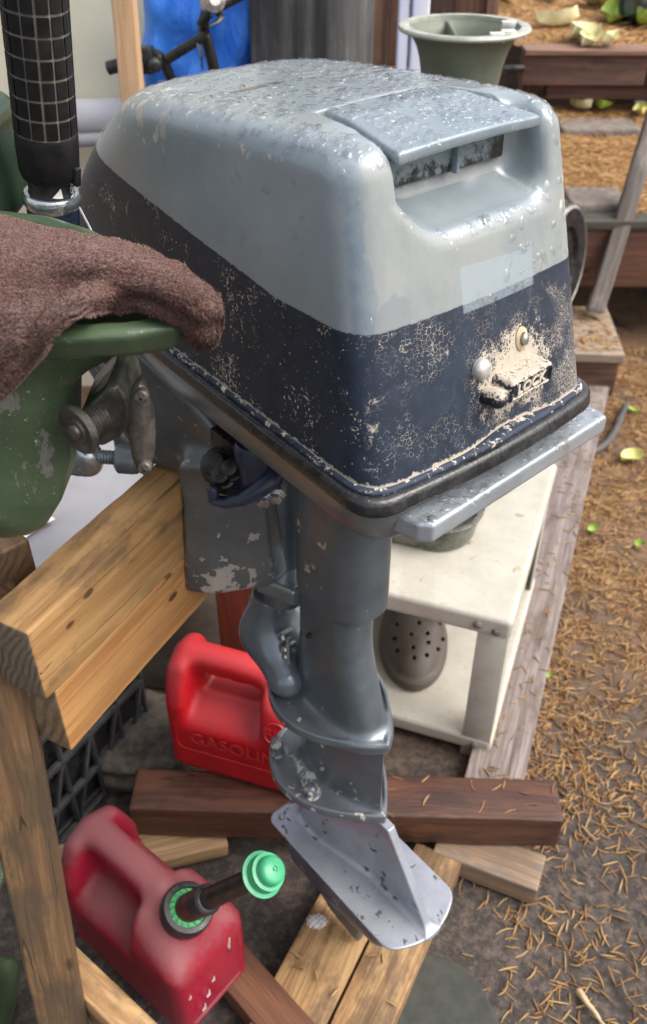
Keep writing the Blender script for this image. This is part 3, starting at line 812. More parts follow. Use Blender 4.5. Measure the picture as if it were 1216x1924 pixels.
def sel_cowl(c, n):
    t = np.clip((n[:, 2] - 0.45) / 0.3, 0, 1) * (0.35 + 0.65 * np.clip((c[:, 0] + 0.33) / 0.2, 0, 1)) + 0.02
    t += 0.14 * (n[:, 0] > 0.6) * (c[:, 1] > 0.02) * (c[:, 2] > 1.26)
    return t * (c[:, 2] > 1.2) * ~((c[:, 0] < -0.07) & (c[:, 0] > -0.16) & (np.abs(c[:, 1]) < 0.088)) * ((c[:, 2] > 1.372) | (n[:, 0] > 0.5) | (n[:, 2] < 0.3) | (c[:, 0] < -0.12) | (np.abs(c[:, 1]) > 0.085))
drops('rain_drops', cowl.data, sel_cowl, 4300, 0.0007, 0.0048, motor, 2.6)
drops('rain_drops', flap.data, lambda c, n: (n[:, 2] > 0.6) * 1.0, 520, 0.0007, 0.0048, motor, 2.0)
drops('rain_drops', plate.data, lambda c, n: (n[:, 2] > 0.6) * (c[:, 0] > -0.03) * 1.0, 520, 0.0008, 0.0052, motor, 1.8)
drops('rain_drops', seal.data, lambda c, n: (c[:, 2] > 1.12) * (c[:, 0] > -0.3) * (0.2 + (n[:, 2] > 0.3)), 420, 0.0005, 0.0016, motor, 2.0)

# ------------------------------------------------------------------ the wooden stand
W_RAIL = wood('fresh_fir', (0.47, 0.275, 0.110), (0.31, 0.160, 0.055), 0.8, 1.0, stain=(0.075, 0.05, 0.028), stain_amt=0.34, knots=0.1, spots=((-0.205, -0.029, 0.014, 0.0045), (-0.172, -0.029, 0.030, 0.0055)), end=(0.17, 0.125, 0.085))
W_RAIL2 = wood('orange_fir', (0.49, 0.255, 0.092), (0.34, 0.150, 0.045), 0.6, 5.0, stain=(0.12, 0.06, 0.03), stain_amt=0.10, knots=0.3, spots=((-0.055, -0.028, 0.010, 0.006),), end=(0.21, 0.14, 0.075))
W_POST = wood('dirty_fir_post', (0.185, 0.105, 0.048), (0.080, 0.045, 0.022), 0.8, 9.0, stain=(0.045, 0.034, 0.022), stain_amt=0.5)
W_RED = wood('red_stained_post', (0.12, 0.030, 0.014), (0.07, 0.017, 0.009), 1.0, 3.0, rough=0.5)
W_DARK = wood('wet_redwood', (0.115, 0.045, 0.025), (0.05, 0.02, 0.013), 1.0, 12.0, stain=(0.02, 0.012, 0.009), stain_amt=0.35, rough=0.5)
W_PALE = wood('pale_board', (0.45, 0.28, 0.125), (0.26, 0.14, 0.055), 0.9, 17.0, stain=(0.05, 0.03, 0.018), stain_amt=0.55)
W_PALE2 = wood('mildewed_board', (0.44, 0.27, 0.12), (0.25, 0.13, 0.05), 0.9, 23.0, stain=(0.035, 0.022, 0.014), stain_amt=0.66)
W_GREY = wood('weathered_grey_board', (0.27, 0.225, 0.205), (0.14, 0.11, 0.10), 1.0, 31.0, stain=(0.09, 0.06, 0.045), stain_amt=0.4, rough=0.8)
W_FENCE = wood('dark_fence_board', (0.14, 0.068, 0.042), (0.065, 0.03, 0.02), 0.8, 41.0, rough=0.75)
W_STEP = wood('weathered_redwood_riser', (0.17, 0.095, 0.07), (0.085, 0.045, 0.034), 0.8, 47.0, stain=(0.05, 0.03, 0.025), stain_amt=0.3, rough=0.75)
W_STICK = wood('raw_pine_stick', (0.55, 0.36, 0.21), (0.42, 0.25, 0.13), 0.7, 53.0, rough=0.7)

stand = thing('motor_stand', 'rough wooden motor stand of two stacked fir rails on leaning posts', 'wooden stand', rail(0.42, -0.556, 0))
ntop, nbot = -0.556, -0.5565
r1 = board('rail', rail(0.413, -0.556, 0.899), rail(0.93, -0.556, 0.899), 0.058, 0.098, W_RAIL, stand, bevel=0.0045)
r1['label'] = 'upper rail with knife marks and a rough sawn end'
r2 = board('rail', rail(0.428, -0.557, 0.800), rail(0.95, -0.557, 0.800), 0.056, 0.098, W_RAIL2, stand, bevel=0.003)
r2['label'] = 'orange lower rail with curved end grain'
def screw_on(l, z, par, n):
    b = MB(); b.lathe(rail(l, n - 0.003, z), r_n, [(0, 0), (0.0042, 0), (0.0042, 0.0035), (0.0026, 0.005), (0.0022, 0.0042), (0, 0.0042)], 14)
    o = b.build('screw', M_STEEL, None)
    o.parent = par; o.matrix_parent_inverse = (par.parent.matrix_basis @ par.matrix_local).inverted()
screw_on(0.4545, 0.879, r1, -0.527); screw_on(0.4555, 0.820, r2, -0.529)
# near post, leaning outwards
pt = rail(0.443, -0.618, 0.93); pb = np.array([-0.385, 0.56, 0.0])
po = board('post', pb, pt, 0.066, 0.066, W_POST, stand, roll=R(-6), bevel=0.005, up=(0.45, -0.9, 0.1))
q = aty(452, 1180, 1.27)
po2 = board('post', (q[0], 1.27, 0.0), (q[0], 1.27, 0.76), 0.078, 0.05, W_RED, stand, bevel=0.003, up=(0, 1, 0))
po2['label'] = 'red stained far post'
br_ = board('brace', atz(102, 1795, 0.235), atz(330, 2015, 0.20), 0.042, 0.075, W_PALE, stand, bevel=0.004)
stub = board('brace', atz(20, 1085, 0.93), atz(-60, 1010, 0.93), 0.06, 0.07, W_POST, stand, bevel=0.004)

# ------------------------------------------------------------------ timbers lying on the ground
def lumber(name, label, cat, p0, p1, w, h, m, group=None, bevel=0.004, roll=0.0):
    o = board(name, p0, p1, w, h, m, None, roll, bevel); tag(o, label, cat, group); return o
lumber('timber', 'long dark wet redwood timber lying across behind the lower unit', 'timber', (-0.352, 1.003, 0.0975), (0.432, 0.978, 0.0975), 0.088, 0.085, W_DARK, bevel=0.005)
def flat_board(name, label, pts, z, th, m, cat='board', bevel=0.003):
    a, bb, c, d = [atz(px, py, z) for px, py in pts]   # left edge far, left edge near, right edge near, right edge far
    p0 = (a + d) / 2; p1 = (bb + c) / 2
    w = 0.5 * (np.linalg.norm(np.cross((p1 - p0) / np.linalg.norm(p1 - p0), a - d)) + np.linalg.norm(np.cross((p1 - p0) / np.linalg.norm(p1 - p0), bb - c)))
    p0[2] = p1[2] = z - th / 2
    return lumber(name, label, cat, p0, p1, w, th, m, bevel=bevel)
flat_board('board', 'tan board with a dark water stain and a white blob, left of its pair', [(640, 1600), (430, 2000), (574, 2000), (772, 1600)], 0.048, 0.04, W_PALE)
flat_board('board', 'mildew spotted tan board under the tip of the ventilation plate', [(776, 1600), (580, 2000), (710, 2000), (874, 1600)], 0.050, 0.042, W_PALE2)
lumber('timber', 'short grey and orange timber end sticking out under the dark timber', 'timber', (0.215, 0.962, 0.027), (0.395, 0.885, 0.027), 0.075, 0.05, wood('grey_orange_offcut', (0.30, 0.20, 0.12), (0.16, 0.10, 0.065), 0.9, 61.0, stain=(0.12, 0.10, 0.085), stain_amt=0.5))
lumber('timber', 'dark reddish board running under the near red can', 'timber', atz(420, 1800, 0.03), atz(660, 2080, 0.03), 0.07, 0.05, wood('brown_board', (0.20, 0.085, 0.04), (0.10, 0.04, 0.02), 1.0, 67.0))
lumber('timber', 'pale board end poking out behind the near red can', 'timber', atz(90, 1640, 0.05), atz(420, 1560, 0.03), 0.085, 0.035, wood('tan_offcut', (0.36, 0.23, 0.12), (0.2, 0.12, 0.055), 0.9, 71.0))
lumber('plank', 'long weathered grey plank along the right side of the white cart', 'plank', atz(905, 1560, 0.02) , atz(1118, 700, 0.02), 0.115, 0.036, W_GREY)
b = MB()
wm = simple('white_foam', (0.55, 0.5, 0.45), (0.75, 0.72, 0.7), 90, 0.8, 0, 0.8, 300)
def lump(name, px, py, z, s, m, label, cat):
    c0 = atz(px, py, z)
    def fn(X, Y, Z):
        d = ell(X, Y, Z, (c0[0], c0[1], z + s * 0.25), (s, s * 0.7, s * 0.5))
        return d + s * 0.13 * np.sin(X * 9 / s) * np.cos(Y * 11 / s + 1) + s * 0.1 * np.sin(Z * 13 / s)
    o = sdf_obj(name, fn, (c0[0] - 1.5 * s, c0[1] - 1.5 * s, z - 0.001), (c0[0] + 1.5 * s, c0[1] + 1.5 * s, z + s), s / 12, m)
    tag(o, label, cat)
lump('foam_blob', 596, 1733, 0.048, 0.015, wm, 'lumpy white blob of dried foam on the tan board', 'foam')

# ------------------------------------------------------------------ red fuel cans
def red_plastic(name, base, dusty, amt):
    g = G(name, 0.42); o = g.tc(); nz = g.sep(g.tc('Normal'))[2]
    n = g.noise(o, 11, 5, 0.65); f = g.noise(o, 160, 4, 0.7)
    dust = g.mul(g.step(g.add(g.mul(nz, 0.30), g.add(g.mul(n, 0.5), g.mul(f, 0.35))), 0.40, 0.72), amt)
    col = g.mix(g.step(n, 0.3, 0.7), base, tuple(q * 0.75 for q in base))
    col = g.mix(dust, col, dusty)
    col = g.mix(g.mul(g.step(g.noise(o, 300, 2), 0.70, 0.74), amt), col, tuple(min(1, q * 1.8) for q in dusty))
    g.bump(g.add(g.mul(f, 0.3), g.mul(g.noise(o, 18, 3), 0.4)), 0.25, 0.001)
    return g.out(col, g.mix(dust, (0.36,) * 3, (0.75,) * 3))
RED1 = red_plastic('dusty_red_plastic', (0.27, 0.006, 0.026), (0.19, 0.075, 0.075), 0.78)
RED2 = red_plastic('bright_red_plastic', (0.46, 0.008, 0.014), (0.45, 0.09, 0.09), 0.25)
BLACKP = simple('black_plastic', (0.010, 0.010, 0.011), (0.020, 0.020, 0.021), 50, 0.35, 0, 0.2, 300)
GREENP = simple('mint_green_plastic', (0.036, 0.27, 0.125), (0.05, 0.32, 0.155), 30, 0.4, 0, 0.1, 200)
GREEND = simple('green_plastic', (0.03, 0.26, 0.08), (0.045, 0.32, 0.11), 30, 0.45, 0, 0.1, 200)

def can_fn(hl, hw, H, hole, neck):
    def fn(X, Y, Z):
        d = rbox(X, Y, Z, (0, 0, H * 0.5), (hl, hw, H * 0.5), 0.026)
        # body shoulders slope in towards the top
        sh = (np.abs(Y) - hw + np.maximum(0, Z - H * 0.66) * 0.42) * 0.92
        d = smax(d, sh, 0.02)
        # front falls away towards the neck
        d = smax(d, (X - hl * 0.40) * 0.50 + (Z - H * 0.90) * 0.87, 0.03)
        # hand scoops either side of the handle
        fl = H * 0.50 + np.maximum(0, hw - np.abs(Y)) * 0.75
        hx0, hx1 = -hl * 0.72, hl * 0.20
        sc = smax(smax(0.020 - np.abs(Y), fl - Z, 0.02), smax(hx0 - X, X - hx1 - np.maximum(0, H * 0.72 - Z) * 0.1, 0.02), 0.02)
        d = smax(d, -sc, 0.02)
        # the handle bar
        hb = caps(X, Y, Z, (-hl * 0.82, 0, H * 0.945), (hl * 0.25, 0, H * 0.925), 0.0205)
        d = smin(d, hb, 0.02)
        if hole:
            hz = H * 0.80 + 0.004 * np.abs(np.sin(X * 75))
            hl_ = smax(smax(np.abs(Y) - 0.1, (H * 0.70) - Z, 0.01), smax(smax(-hl * 0.60 - X, X - hl * 0.13, 0.01), Z - (H * 0.865 - 0.004 * np.abs(np.sin(X * 80))), 0.01), 0.012)
            d = smax(d, -hl_, 0.008)
        nk = caps(X, Y, Z, (hl * 0.5, 0, H * 0.68), (hl * 0.62, 0, H * 0.86), 0.034, 0.030)
        d = smin(d, nk, 0.035)
        pnl = rbox(X, Y, Z, (hl + 0.003, 0, H * 0.33), (0.0055, hw * 0.66, H * 0.22), 0.004)
        d = smax(d, -pnl, 0.003)
        # moulded line low on the body and panel edges on the sides
        ln = np.maximum(np.abs(Z - 0.035) - 0.0015, np.abs(np.abs(Y) - hw) - 0.0022)
        d = smax(d, -ln, 0.003)
        return d
    return fn
def fuel_can(label, loc, rot, hl, hw, H, hole, m, tilt=0.0):
    t = thing('fuel_can', label, 'fuel can', loc, rot, 'red fuel cans under the stand')
    body = sdf_obj('body', can_fn(hl, hw, H, hole, True), (-hl - 0.01, -hw - 0.01, -0.005), (hl + 0.02, hw + 0.01, H + 0.05), 0.0021, m, t)
    return t, body
# near can
can_a = R(-39)
c1c = np.array([-0.272, 0.742, 0.055])
can1, body1 = fuel_can('dusty dark red fuel can with black spout and mint green cap', c1c, can_a, 0.138, 0.079, 0.262, False, RED1)
hl, hw, H = 0.138, 0.079, 0.262
nb = np.array([hl * 0.60, 0, H * 0.84]); na = np.array([0.38, 0.06, 0.92]); na /= np.linalg.norm(na)
b = MB(); b.lathe(nb + na * 0.004, na, [(0.027, 0), (0.0375, 0.001), (0.0385, 0.006), (0.0385, 0.026), (0.036, 0.031), (0.029, 0.0315), (0.028, 0.024), (0.0, 0.024)], 44)
b.build('collar', BLACKP, can1, 35)
b = MB(); b.lathe(nb + na * 0.027, na, [(0.0, 0), (0.0275, 0), (0.0275, 0.005), (0.017, 0.0062), (0.0, 0.0062)], 40); gi = b.build('green_insert', GREEND, can1, 30)
b = MB()
uu = np.cross(na, [0, 1.0, 0]); uu /= np.linalg.norm(uu); vv = np.cross(na, uu)
for k in range(16):
    a = k * 2 * math.pi / 16
    q = nb + na * 0.0335 + (uu * math.cos(a) + vv * math.sin(a)) * 0.0225
    e = nb + na * 0.0335 + (uu * math.cos(a + 0.12) + vv * math.sin(a + 0.12)) * 0.0265
    b.bar(q, e, 0.0022, 0.003)
b.build('lock_rib', GREEND, gi)
# spout bends towards the rear of the picture
capc = atd(500, 1640, 1.165)      # cap centre in the place
Mc = can1.matrix_basis
inv = np.array(Matrix.Translation(can1.location) @ Matrix.Rotation(can_a, 4, 'Z').to_4x4())
inv = np.linalg.inv(inv)
cl_ = (inv @ np.array([*capc, 1]))[:3]
s0 = nb + na * 0.03; s1 = cl_; sax = (s1 - s0); SL = np.linalg.norm(sax); sax /= SL
b = MB(); b.lathe(s0 - sax * 0.012, sax, [(0, 0), (0.0195, 0), (0.0205, 0.012), (0.0205, 0.050), (0.018, 0.054), (0, 0.054)], 32); b.build('spout_base', simple('maroon_plastic', (0.075, 0.008, 0.014), (0.045, 0.007, 0.010), 30, 0.45, 0, 0.2, 200), can1, 35)
b = MB(); b.lathe(s0, sax, [(0, 0.036), (0.0212, 0.036), (0.0212, 0.064), (0.0185, 0.067), (0.0155, 0.068), (0.0145, SL), (0, SL)], 32); b.build('spout', BLACKP, can1, 35)
cp0 = s1 - sax * 0.012
b = MB(); b.lathe(cp0, sax, [(0, 0), (0.027, 0.0), (0.0295, 0.0015), (0.0295, 0.0035), (0.0245, 0.005), (0.0235, 0.014), (0.0245, 0.0165), (0.024, 0.019), (0.0195, 0.020), (0.0185, 0.027), (0.0175, 0.031), (0.014, 0.0335), (0.004, 0.0345), (0.0038, 0.033), (0.002, 0.033), (0.0015, 0.0355), (0, 0.0358)], 48); b.build('spout_cap', GREENP, can1, 45)
b = MB(); b.box((0.026, -0.012, H * 0.865), (0.009, 0.006, 0.006), np.array(Matrix.Rotation(0.4, 3, 'Z'))); b.build('moulded_nub', RED1, can1, 40, 0.002)
b = MB()
pw = [(0.1385, 0.035, 0.165), (0.1388, 0.030, 0.145), (0.1388, 0.033, 0.128)]
b.sweep(pw, [0.0012, 0.0032, 0.0018], 8, 0.4)
M_SMEAR = simple('white_paint_smear', (0.55, 0.52, 0.5), (0.7, 0.68, 0.66), 60, 0.7)
b.build('white_smear', M_SMEAR, can1)
for (y, z, r) in ((-0.005, 0.10, 0.004), (-0.018, 0.075, 0.005), (-0.03, 0.05, 0.005), (-0.052, 0.12, 0.003)):
    b = MB(); b.sweep([(0.1378, y - r, z - r), (0.1386, y, z), (0.1378, y + r * 0.4, z + 1.6 * r)], [r * 0.25, r * 0.5, r * 0.2], 6, 0.4); b.build('white_smear', M_SMEAR, can1)

# rear can with raised lettering
c2c = np.array([-0.122, 1.075, 0.1405]); can2_a = R(-18.5)
can2, body2 = fuel_can('bright red fuel can lettered in raised capitals on the dark timber', c2c, can2_a, 0.150, 0.078, 0.258, True, RED2)
def sidey(x, z): return -(0.078 - max(0, z - 0.258 * 0.66) * 0.42)
M1 = frame_mat((-0.005, -0.0783, 0.108), (1, 0, 0), (0, 0, 1))
text_mesh('raised_lettering', 'GASOLINE', 0.040, 0.0006, RED2, can2, M1, 0.0004)
M2 = frame_mat((0.066, -0.0725, 0.177), (1, 0, 0), (0, 0.26, 1))
em = text_mesh('raised_emblem', 'SURE', 0.0185, 0.0022, RED2, can2, M2, 0.0004)
b = MB()
for rad in (0.0215,):
    b.sweep([(math.cos(t) * rad, math.sin(t) * rad, 0.0004) for t in np.linspace(0, 2 * math.pi, 41)], 0.0014, 6)
b.build('emblem_ring', RED2, em)
b = MB(); fr = [(-0.125, 0.088), (-0.118, 0.076), (0.105, 0.076), (0.112, 0.088), (0.112, 0.138)]
b.sweep([(x, -0.0779, z) for x, z in [(-0.125, 0.138), (-0.125, 0.084), (-0.117, 0.074), (0.11, 0.074)]], 0.0011, 6); b.build('raised_border', RED2, can2)
b = MB(); nb2 = np.array([0.150 * 0.62, 0, 0.258 * 0.86]); na2 = np.array([0.45, 0, 0.9])
b.lathe(nb2, na2, [(0, 0), (0.036, 0), (0.037, 0.004), (0.037, 0.024), (0.033, 0.030), (0.018, 0.032), (0.017, 0.06), (0, 0.06)], 36); b.build('cap', BLACKP, can2, 35)
b = MB(); b.lathe((0.048, -0.022, 0.245), (0.2, -0.8, 0.6), [(0, 0), (0.012, 0), (0.012, 0.003), (0.006, 0.004), (0.006, 0.008), (0, 0.009)], 18); b.build('vent_plug', simple('grubby_red', (0.2, 0.02, 0.02), (0.06, 0.03, 0.02), 120, 0.6), can2)

# ------------------------------------------------------------------ black milk crate
crate = thing('milk_crate', 'black plastic milk crate with diagonal lattice sides behind the stand', 'crate', (-0.42, 1.0, 0))
k0 = atz(100, 1606, 0.0); k1 = atz(286, 1396, 0.0)
kd = (k1 - k0); KL = np.linalg.norm(kd); kd /= KL; kn = np.array([kd[1], -kd[0], 0])
CRP = simple('grey_black_crate_plastic', (0.03, 0.03, 0.032), (0.06, 0.06, 0.062), 30, 0.42, 0, 0.2, 200)
def kp(l, z, n=0.0): return k0 + kd * l + kn * n + np.array([0, 0, z]) - np.array(crate.location)
KH = 0.30
for z in (0.008, 0.10, 0.20, KH - 0.008):
    b = MB(); b.bar(kp(0, z), kp(KL, z), 0.012, 0.014); b.build('rail', CRP, crate, 40, 0.002)
for i in range(5):
    b = MB(); b.bar(kp(KL * i / 4, 0.016), kp(KL * i / 4, KH - 0.016), 0.011, 0.009); b.build('bar', CRP, crate, 40, 0.002)
for i in range(4):
    b = MB(); b.bar(kp(KL * i / 4 + 0.006, 0.02, 0.001), kp(KL * (i + 1) / 4 - 0.006, 0.19, 0.001), 0.009, 0.007); b.build('diagonal_bar', CRP, crate, 40, 0.0015)
b = MB(); b.bar(kp(-0.01, 0.15, -0.02), kp(KL + 0.01, 0.15, -0.02), 0.010, 0.295)
b.build('inner_wall', BLACKP, crate, 40)
b = MB(); b.bar(kp(0, 0.01, -0.15), kp(KL, 0.01, -0.15), 0.28, 0.012); b.build('bottom', CRP, crate, 40)
b = MB(); b.bar(kp(KL, 0.15, -0.02), kp(KL, 0.15, -0.29), 0.010, 0.29); b.build('end_wall', CRP, crate, 40)
b = MB(); b.bar(kp(0, 0.15, -0.02), kp(0, 0.15, -0.29), 0.010, 0.29); b.build('end_wall', CRP, crate, 40)

# ------------------------------------------------------------------ green outboard at the left
def green_paint(name='sage_green_paint', wear=0.62):
    g = G(name, 0.38); o = g.tc()
    n = g.noise(o, 10, 4, 0.6); f = g.noise(g.map(o, (1, 1, 0.5)), 48, 6, 0.75)
    col = g.mix(g.step(n, 0.3, 0.7), (0.042, 0.068, 0.034), (0.070, 0.105, 0.056))
    w = g.step(g.add(g.mul(f, 0.7), g.mul(g.noise(o, 7, 2), 0.3)), wear, wear + 0.035)
    col = g.mix(g.mul(w, 0.9), col, g.mix(g.noise(o, 120, 3), (0.10, 0.10, 0.085), (0.20, 0.195, 0.17)))
    col = g.mix(g.step(g.noise(o, 300, 2), 0.70, 0.73), col, (0.35, 0.34, 0.28))
    g.bump(g.add(g.mul(w, -0.4), g.mul(g.noise(o, 50, 3), 0.3)), 0.35, 0.001)
    return g.out(col, g.mix(w, (0.33,) * 3, (0.6,) * 3))
M_GREEN = green_paint()
M_GREENW = green_paint('worn_green_bracket_paint', 0.53)
gm = thing('outboard_motor', 'old green outboard motor with black twist grip standing at the left edge', 'outboard motor', (-0.36, 0.62, 0))
GO = np.array(gm.location)
PZ = 1.30
pan_px = [(-140, 400), (0, 398), (100, 410), (180, 436), (245, 468), (305, 505), (350, 545), (371, 578), (366, 602), (330, 620), (240, 634), (120, 640), (0, 646), (-140, 655)]
pan_w = [atz(px, py, PZ)[:2] - GO[:2] for px, py in pan_px]
def pan_fn(X, Y, Z):
    d2 = poly2(X, Y, pan_w)
    d = extr(d2 + np.maximum(0, PZ - Z) * 0.5, Z, PZ - 0.022, PZ + 0.004, 0.008)
    dish = extr(d2 + 0.018, Z, PZ - 0.008, PZ + 0.05, 0.004)
    return smax(d, -dish, 0.006)
pw_ = np.array(pan_w)
sdf_obj('pan', pan_fn, (pw_[:, 0].min() - 0.01, pw_[:, 1].min() - 0.01, PZ - 0.03), (pw_[:, 0].max() + 0.01, pw_[:, 1].max() + 0.01, PZ + 0.012), 0.002, M_GREEN, gm)
GY = 0.545
def gp(px, py, dy=0.0): p = aty(px, py, GY + dy) - GO; return p
def gpoly(pts, dy=0.0): return [(gp(px, py, dy)[0], gp(px, py, dy)[2]) for px, py in pts]
fl_px = [(-140, 600), (217, 600), (216, 672), (212, 706), (182, 722), (150, 739), (120, 763), (112, 786), (112, 860), (108, 930), (98, 988), (70, 1033), (40, 1050), (0, 1056), (-60, 1050), (-140, 1000)]
fl_w = gpoly(fl_px)
def flange_fn(X, Y, Z):
    d2 = poly2(X, Z, fl_w)
    yy = Y - (GY - GO[1])
    # rounded flank: the face falls back towards the free edge
    bulge = 0.030 * np.exp(-(np.maximum(0, -d2) / 0.028) ** 1.5)
    d = extr(d2, yy, 0.0, 0.085, 0.010)
    face = (bulge * 0.8) - yy
    return np.maximum(smax(d, face, 0.012), Z - (PZ - 0.010))
fw_ = np.array(fl_w)
sdf_obj('clamp_bracket', flange_fn, (fw_[:, 0].min() - 0.005, GY - GO[1] - 0.01, fw_[:, 1].min() - 0.01), (fw_[:, 0].max() + 0.01, GY - GO[1] + 0.10, fw_[:, 1].max() + 0.004), 0.0021, M_GREENW, gm)
boss_w = gpoly([(152, 772), (205, 714), (224, 716), (240, 740), (246, 764), (243, 792), (228, 816), (196, 832), (175, 826), (192, 792), (185, 768)], 0.02)
def boss_fn(X, Y, Z):
    return extr(poly2(X, Z, boss_w), Y - (GY - GO[1]), 0.012, 0.075, 0.006)
bw_ = np.array(boss_w)
sdf_obj('screw_boss', boss_fn, (bw_[:, 0].min() - 0.01, GY - GO[1], bw_[:, 1].min() - 0.01), (bw_[:, 0].max() + 0.01, GY - GO[1] + 0.085, bw_[:, 1].max() + 0.01), 0.0017, simple('dark_olive_worn_metal', (0.045, 0.045, 0.036), (0.10, 0.095, 0.08), 60, 0.38, 0.4, 0.5, 200), gm)
b = MB()
q0 = gp(147, 808, 0.0); q1 = gp(222, 764, 0.03); ax = q1 - q0; AL = np.linalg.norm(ax); ax /= AL
prof = [(0, 0)] + [(0.0105 + 0.0012 * (k % 2), 0.004 + k * 0.00135) for k in range(int((AL - 0.006) / 0.00135))] + [(0, AL)]
b.lathe(q0, ax, prof, 24)
sc = b.build('clamp_screw', M_PEWTER, gm, 60)
b = MB(); b.lathe(q0 - ax * 0.006, ax, [(0, 0), (0.004, 0), (0.006, 0.001), (0.0065, 0.003), (0.010, 0.003), (0.011, 0.0045), (0.018, 0.0035), (0.0195, 0.006), (0.019, 0.009), (0.010, 0.013), (0, 0.013)], 30); b.build('screw_pad', M_PEWTER, sc, 40)
hd_w = gpoly([(243, 742), (250, 727), (262, 721), (274, 732), (283, 760), (288, 805), (288, 860), (281, 886), (268, 895), (254, 888), (245, 862), (236, 815)], -0.005)
def hd_fn(X, Y, Z):
    d2 = poly2(X, Z, hd_w); yy = Y - (GY - 0.005 - GO[1])
    rid = 0.004 * np.clip((-d2) / 0.006, 0, 1)
    return extr(d2, yy + rid, 0.0, 0.017, 0.005)
hw_ = np.array(hd_w)
hd = sdf_obj('clamp_handle', hd_fn, (hw_[:, 0].min() - 0.005, GY - GO[1] - 0.02, hw_[:, 1].min() - 0.005), (hw_[:, 0].max() + 0.005, GY - GO[1] + 0.02, hw_[:, 1].max() + 0.005), 0.0013, M_PEWTER, gm)
for px, py in ((266, 744), (272, 878)):
    b = MB(); q = gp(px, py, -0.012); b.lathe(q, (0, -1, 0.2), [(0, -0.004), (0.0052, -0.004), (0.0052, 0.0015), (0.004, 0.003), (0, 0.003)], 16)
    b.box(q + np.array([0, -0.003, 0]), (0.0008, 0.0012, 0.0042)); b.box(q + np.array([0, -0.003, 0]), (0.0042, 0.0012, 0.0008))
    b.build('handle_screw', M_PEWTER, hd, 40)
b = MB(); q = gp(192, 641, 0.01); b.lathe(q + np.array([-0.0155, 0, 0]), (1, 0, 0.12), [(0, 0), (0.0085, 0), (0.0095, 0.002), (0.0095, 0.009), (0.008, 0.011), (0.008, 0.013), (0.0105, 0.014), (0.0105, 0.024), (0.009, 0.026), (0, 0.026)], 12); b.build('drain_nut', M_BRASS, gm, 40)
# leg of the green motor, outside the frame, standing on the ground
def gleg_fn(X, Y, Z):
    d = rbox(X, Y, Z, (-0.19, 0.02, 0.635), (0.035, 0.06, 0.635), 0.03)
    d = smin(d, rbox(X, Y, Z, (-0.19, 0.0, 0.30), (0.07, 0.14, 0.006), 0.004), 0.02)
    return smin(d, rbox(X, Y, Z, (-0.19, 0.02, 0.03), (0.04, 0.10, 0.03), 0.02), 0.03)
sdf_obj('leg', gleg_fn, (-0.29, -0.17, -0.005), (-0.09, 0.18, 1.275), 0.004, M_GREEN, gm)
pc = aty(-52, 300, 0.82) - GO
sdf_obj('powerhead_cover', lambda X, Y, Z: rbox(X, Y, Z, (pc[0], pc[1], pc[2] + 0.0), (0.0385, 0.05, 0.052), 0.022), pc - 0.07, pc + 0.07, 0.0022, simple('dark_green_enamel', (0.018, 0.035, 0.018), (0.035, 0.06, 0.032), 12, 0.3, 0, 0.2, 80), gm)

# tiller twist grip
A0 = atd(98, 374, 0.775); B0 = aty(54, -120, A0[1] - 0.016)
GS = 1.29
gax = B0 - A0; gax /= np.linalg.norm(gax); A0 = A0 - GO
tl = MB(); tl.lathe(A0 - gax * 0.004, gax, [(r_ * GS, h_ * GS) for r_, h_ in [(0, 0.0), (0.0145, 0.0), (0.0145, 0.022), (0, 0.022)]], 36)
arm = MB(); arm.lathe(A0 - gax * 0.055, gax, [(r_ * GS, h_ * GS) for r_, h_ in [(0, 0), (0.017, 0), (0.017, 0.042), (0, 0.042)]], 32)
ti = arm.build('tiller_arm', M_NAVY, gm, 40)
ring = MB(); ring.lathe(A0 - gax * 0.004, gax, [(r_ * GS, h_ * GS) for r_, h_ in [(0.0145, 0.004), (0.0150, 0.0085), (0.0175, 0.0085), (0.0190, 0.006), (0.0188, 0.0015), (0.0165, -0.002), (0, -0.002)]], 44); ring.build('chrome_ring', simple('pitted_chrome', (0.42, 0.45, 0.46), (0.62, 0.64, 0.65), 80, 0.16, 0.9, 0.5, 160), gm, 50)
tl.build('tiller_sleeve', BLACKP, gm, 40)
gr = MB(); gr.lathe(A0, gax, [(r_ * GS, h_ * GS) for r_, h_ in [(0.0150, 0.0145), (0.0175, 0.0165), (0.0190, 0.021), (0.0195, 0.036), (0.0195, 0.042), (0.0186, 0.044), (0.0186, 0.200), (0.0, 0.201)]], 48)
M_GRIP = simple('black_grip_rubber', (0.008, 0.008, 0.008), (0.014, 0.013, 0.013), 60, 0.55, 0, 0.3, 260, spec=0.15)
grip = gr.build('twist_grip', simple('dusty_grip_rubber', (0.16, 0.135, 0.11), (0.085, 0.072, 0.06), 60, 0.6, 0, 0.4, 260), gm, 40)
pads = MB()
gu = np.cross(gax, [0, 1.0, 0]); gu /= np.linalg.norm(gu); gv = np.cross(gax, gu)
NCOL = 14
for row in range(13):
    for colm in range(NCOL):
        vs = []
        for rr in (0.0182 * GS, 0.0196 * GS):
            ins = 0.0 if rr < 0.019 * GS else 0.012
            for hh in (0.0455 + row * 0.0118 + ins * 0.02, 0.0455 + row * 0.0118 + 0.0104 - ins * 0.02):
                for k in range(4):
                    t = (colm + 0.09 + (0.82) * k / 3) * 2 * math.pi / NCOL
                    vs.append(A0 + gax * hh * GS + (gu * math.cos(t) + gv * math.sin(t)) * rr)
        fs = []
        for k in range(3):
            fs.append((8 + k, 9 + k, 13 + k, 12 + k)); fs.append((k, k + 1, 9 + k, 8 + k)); fs.append((12 + k, 13 + k, 5 + k, 4 + k))
        fs.append((0, 8, 12, 4)); fs.append((3, 7, 15, 11))
        pads.add(vs, fs)
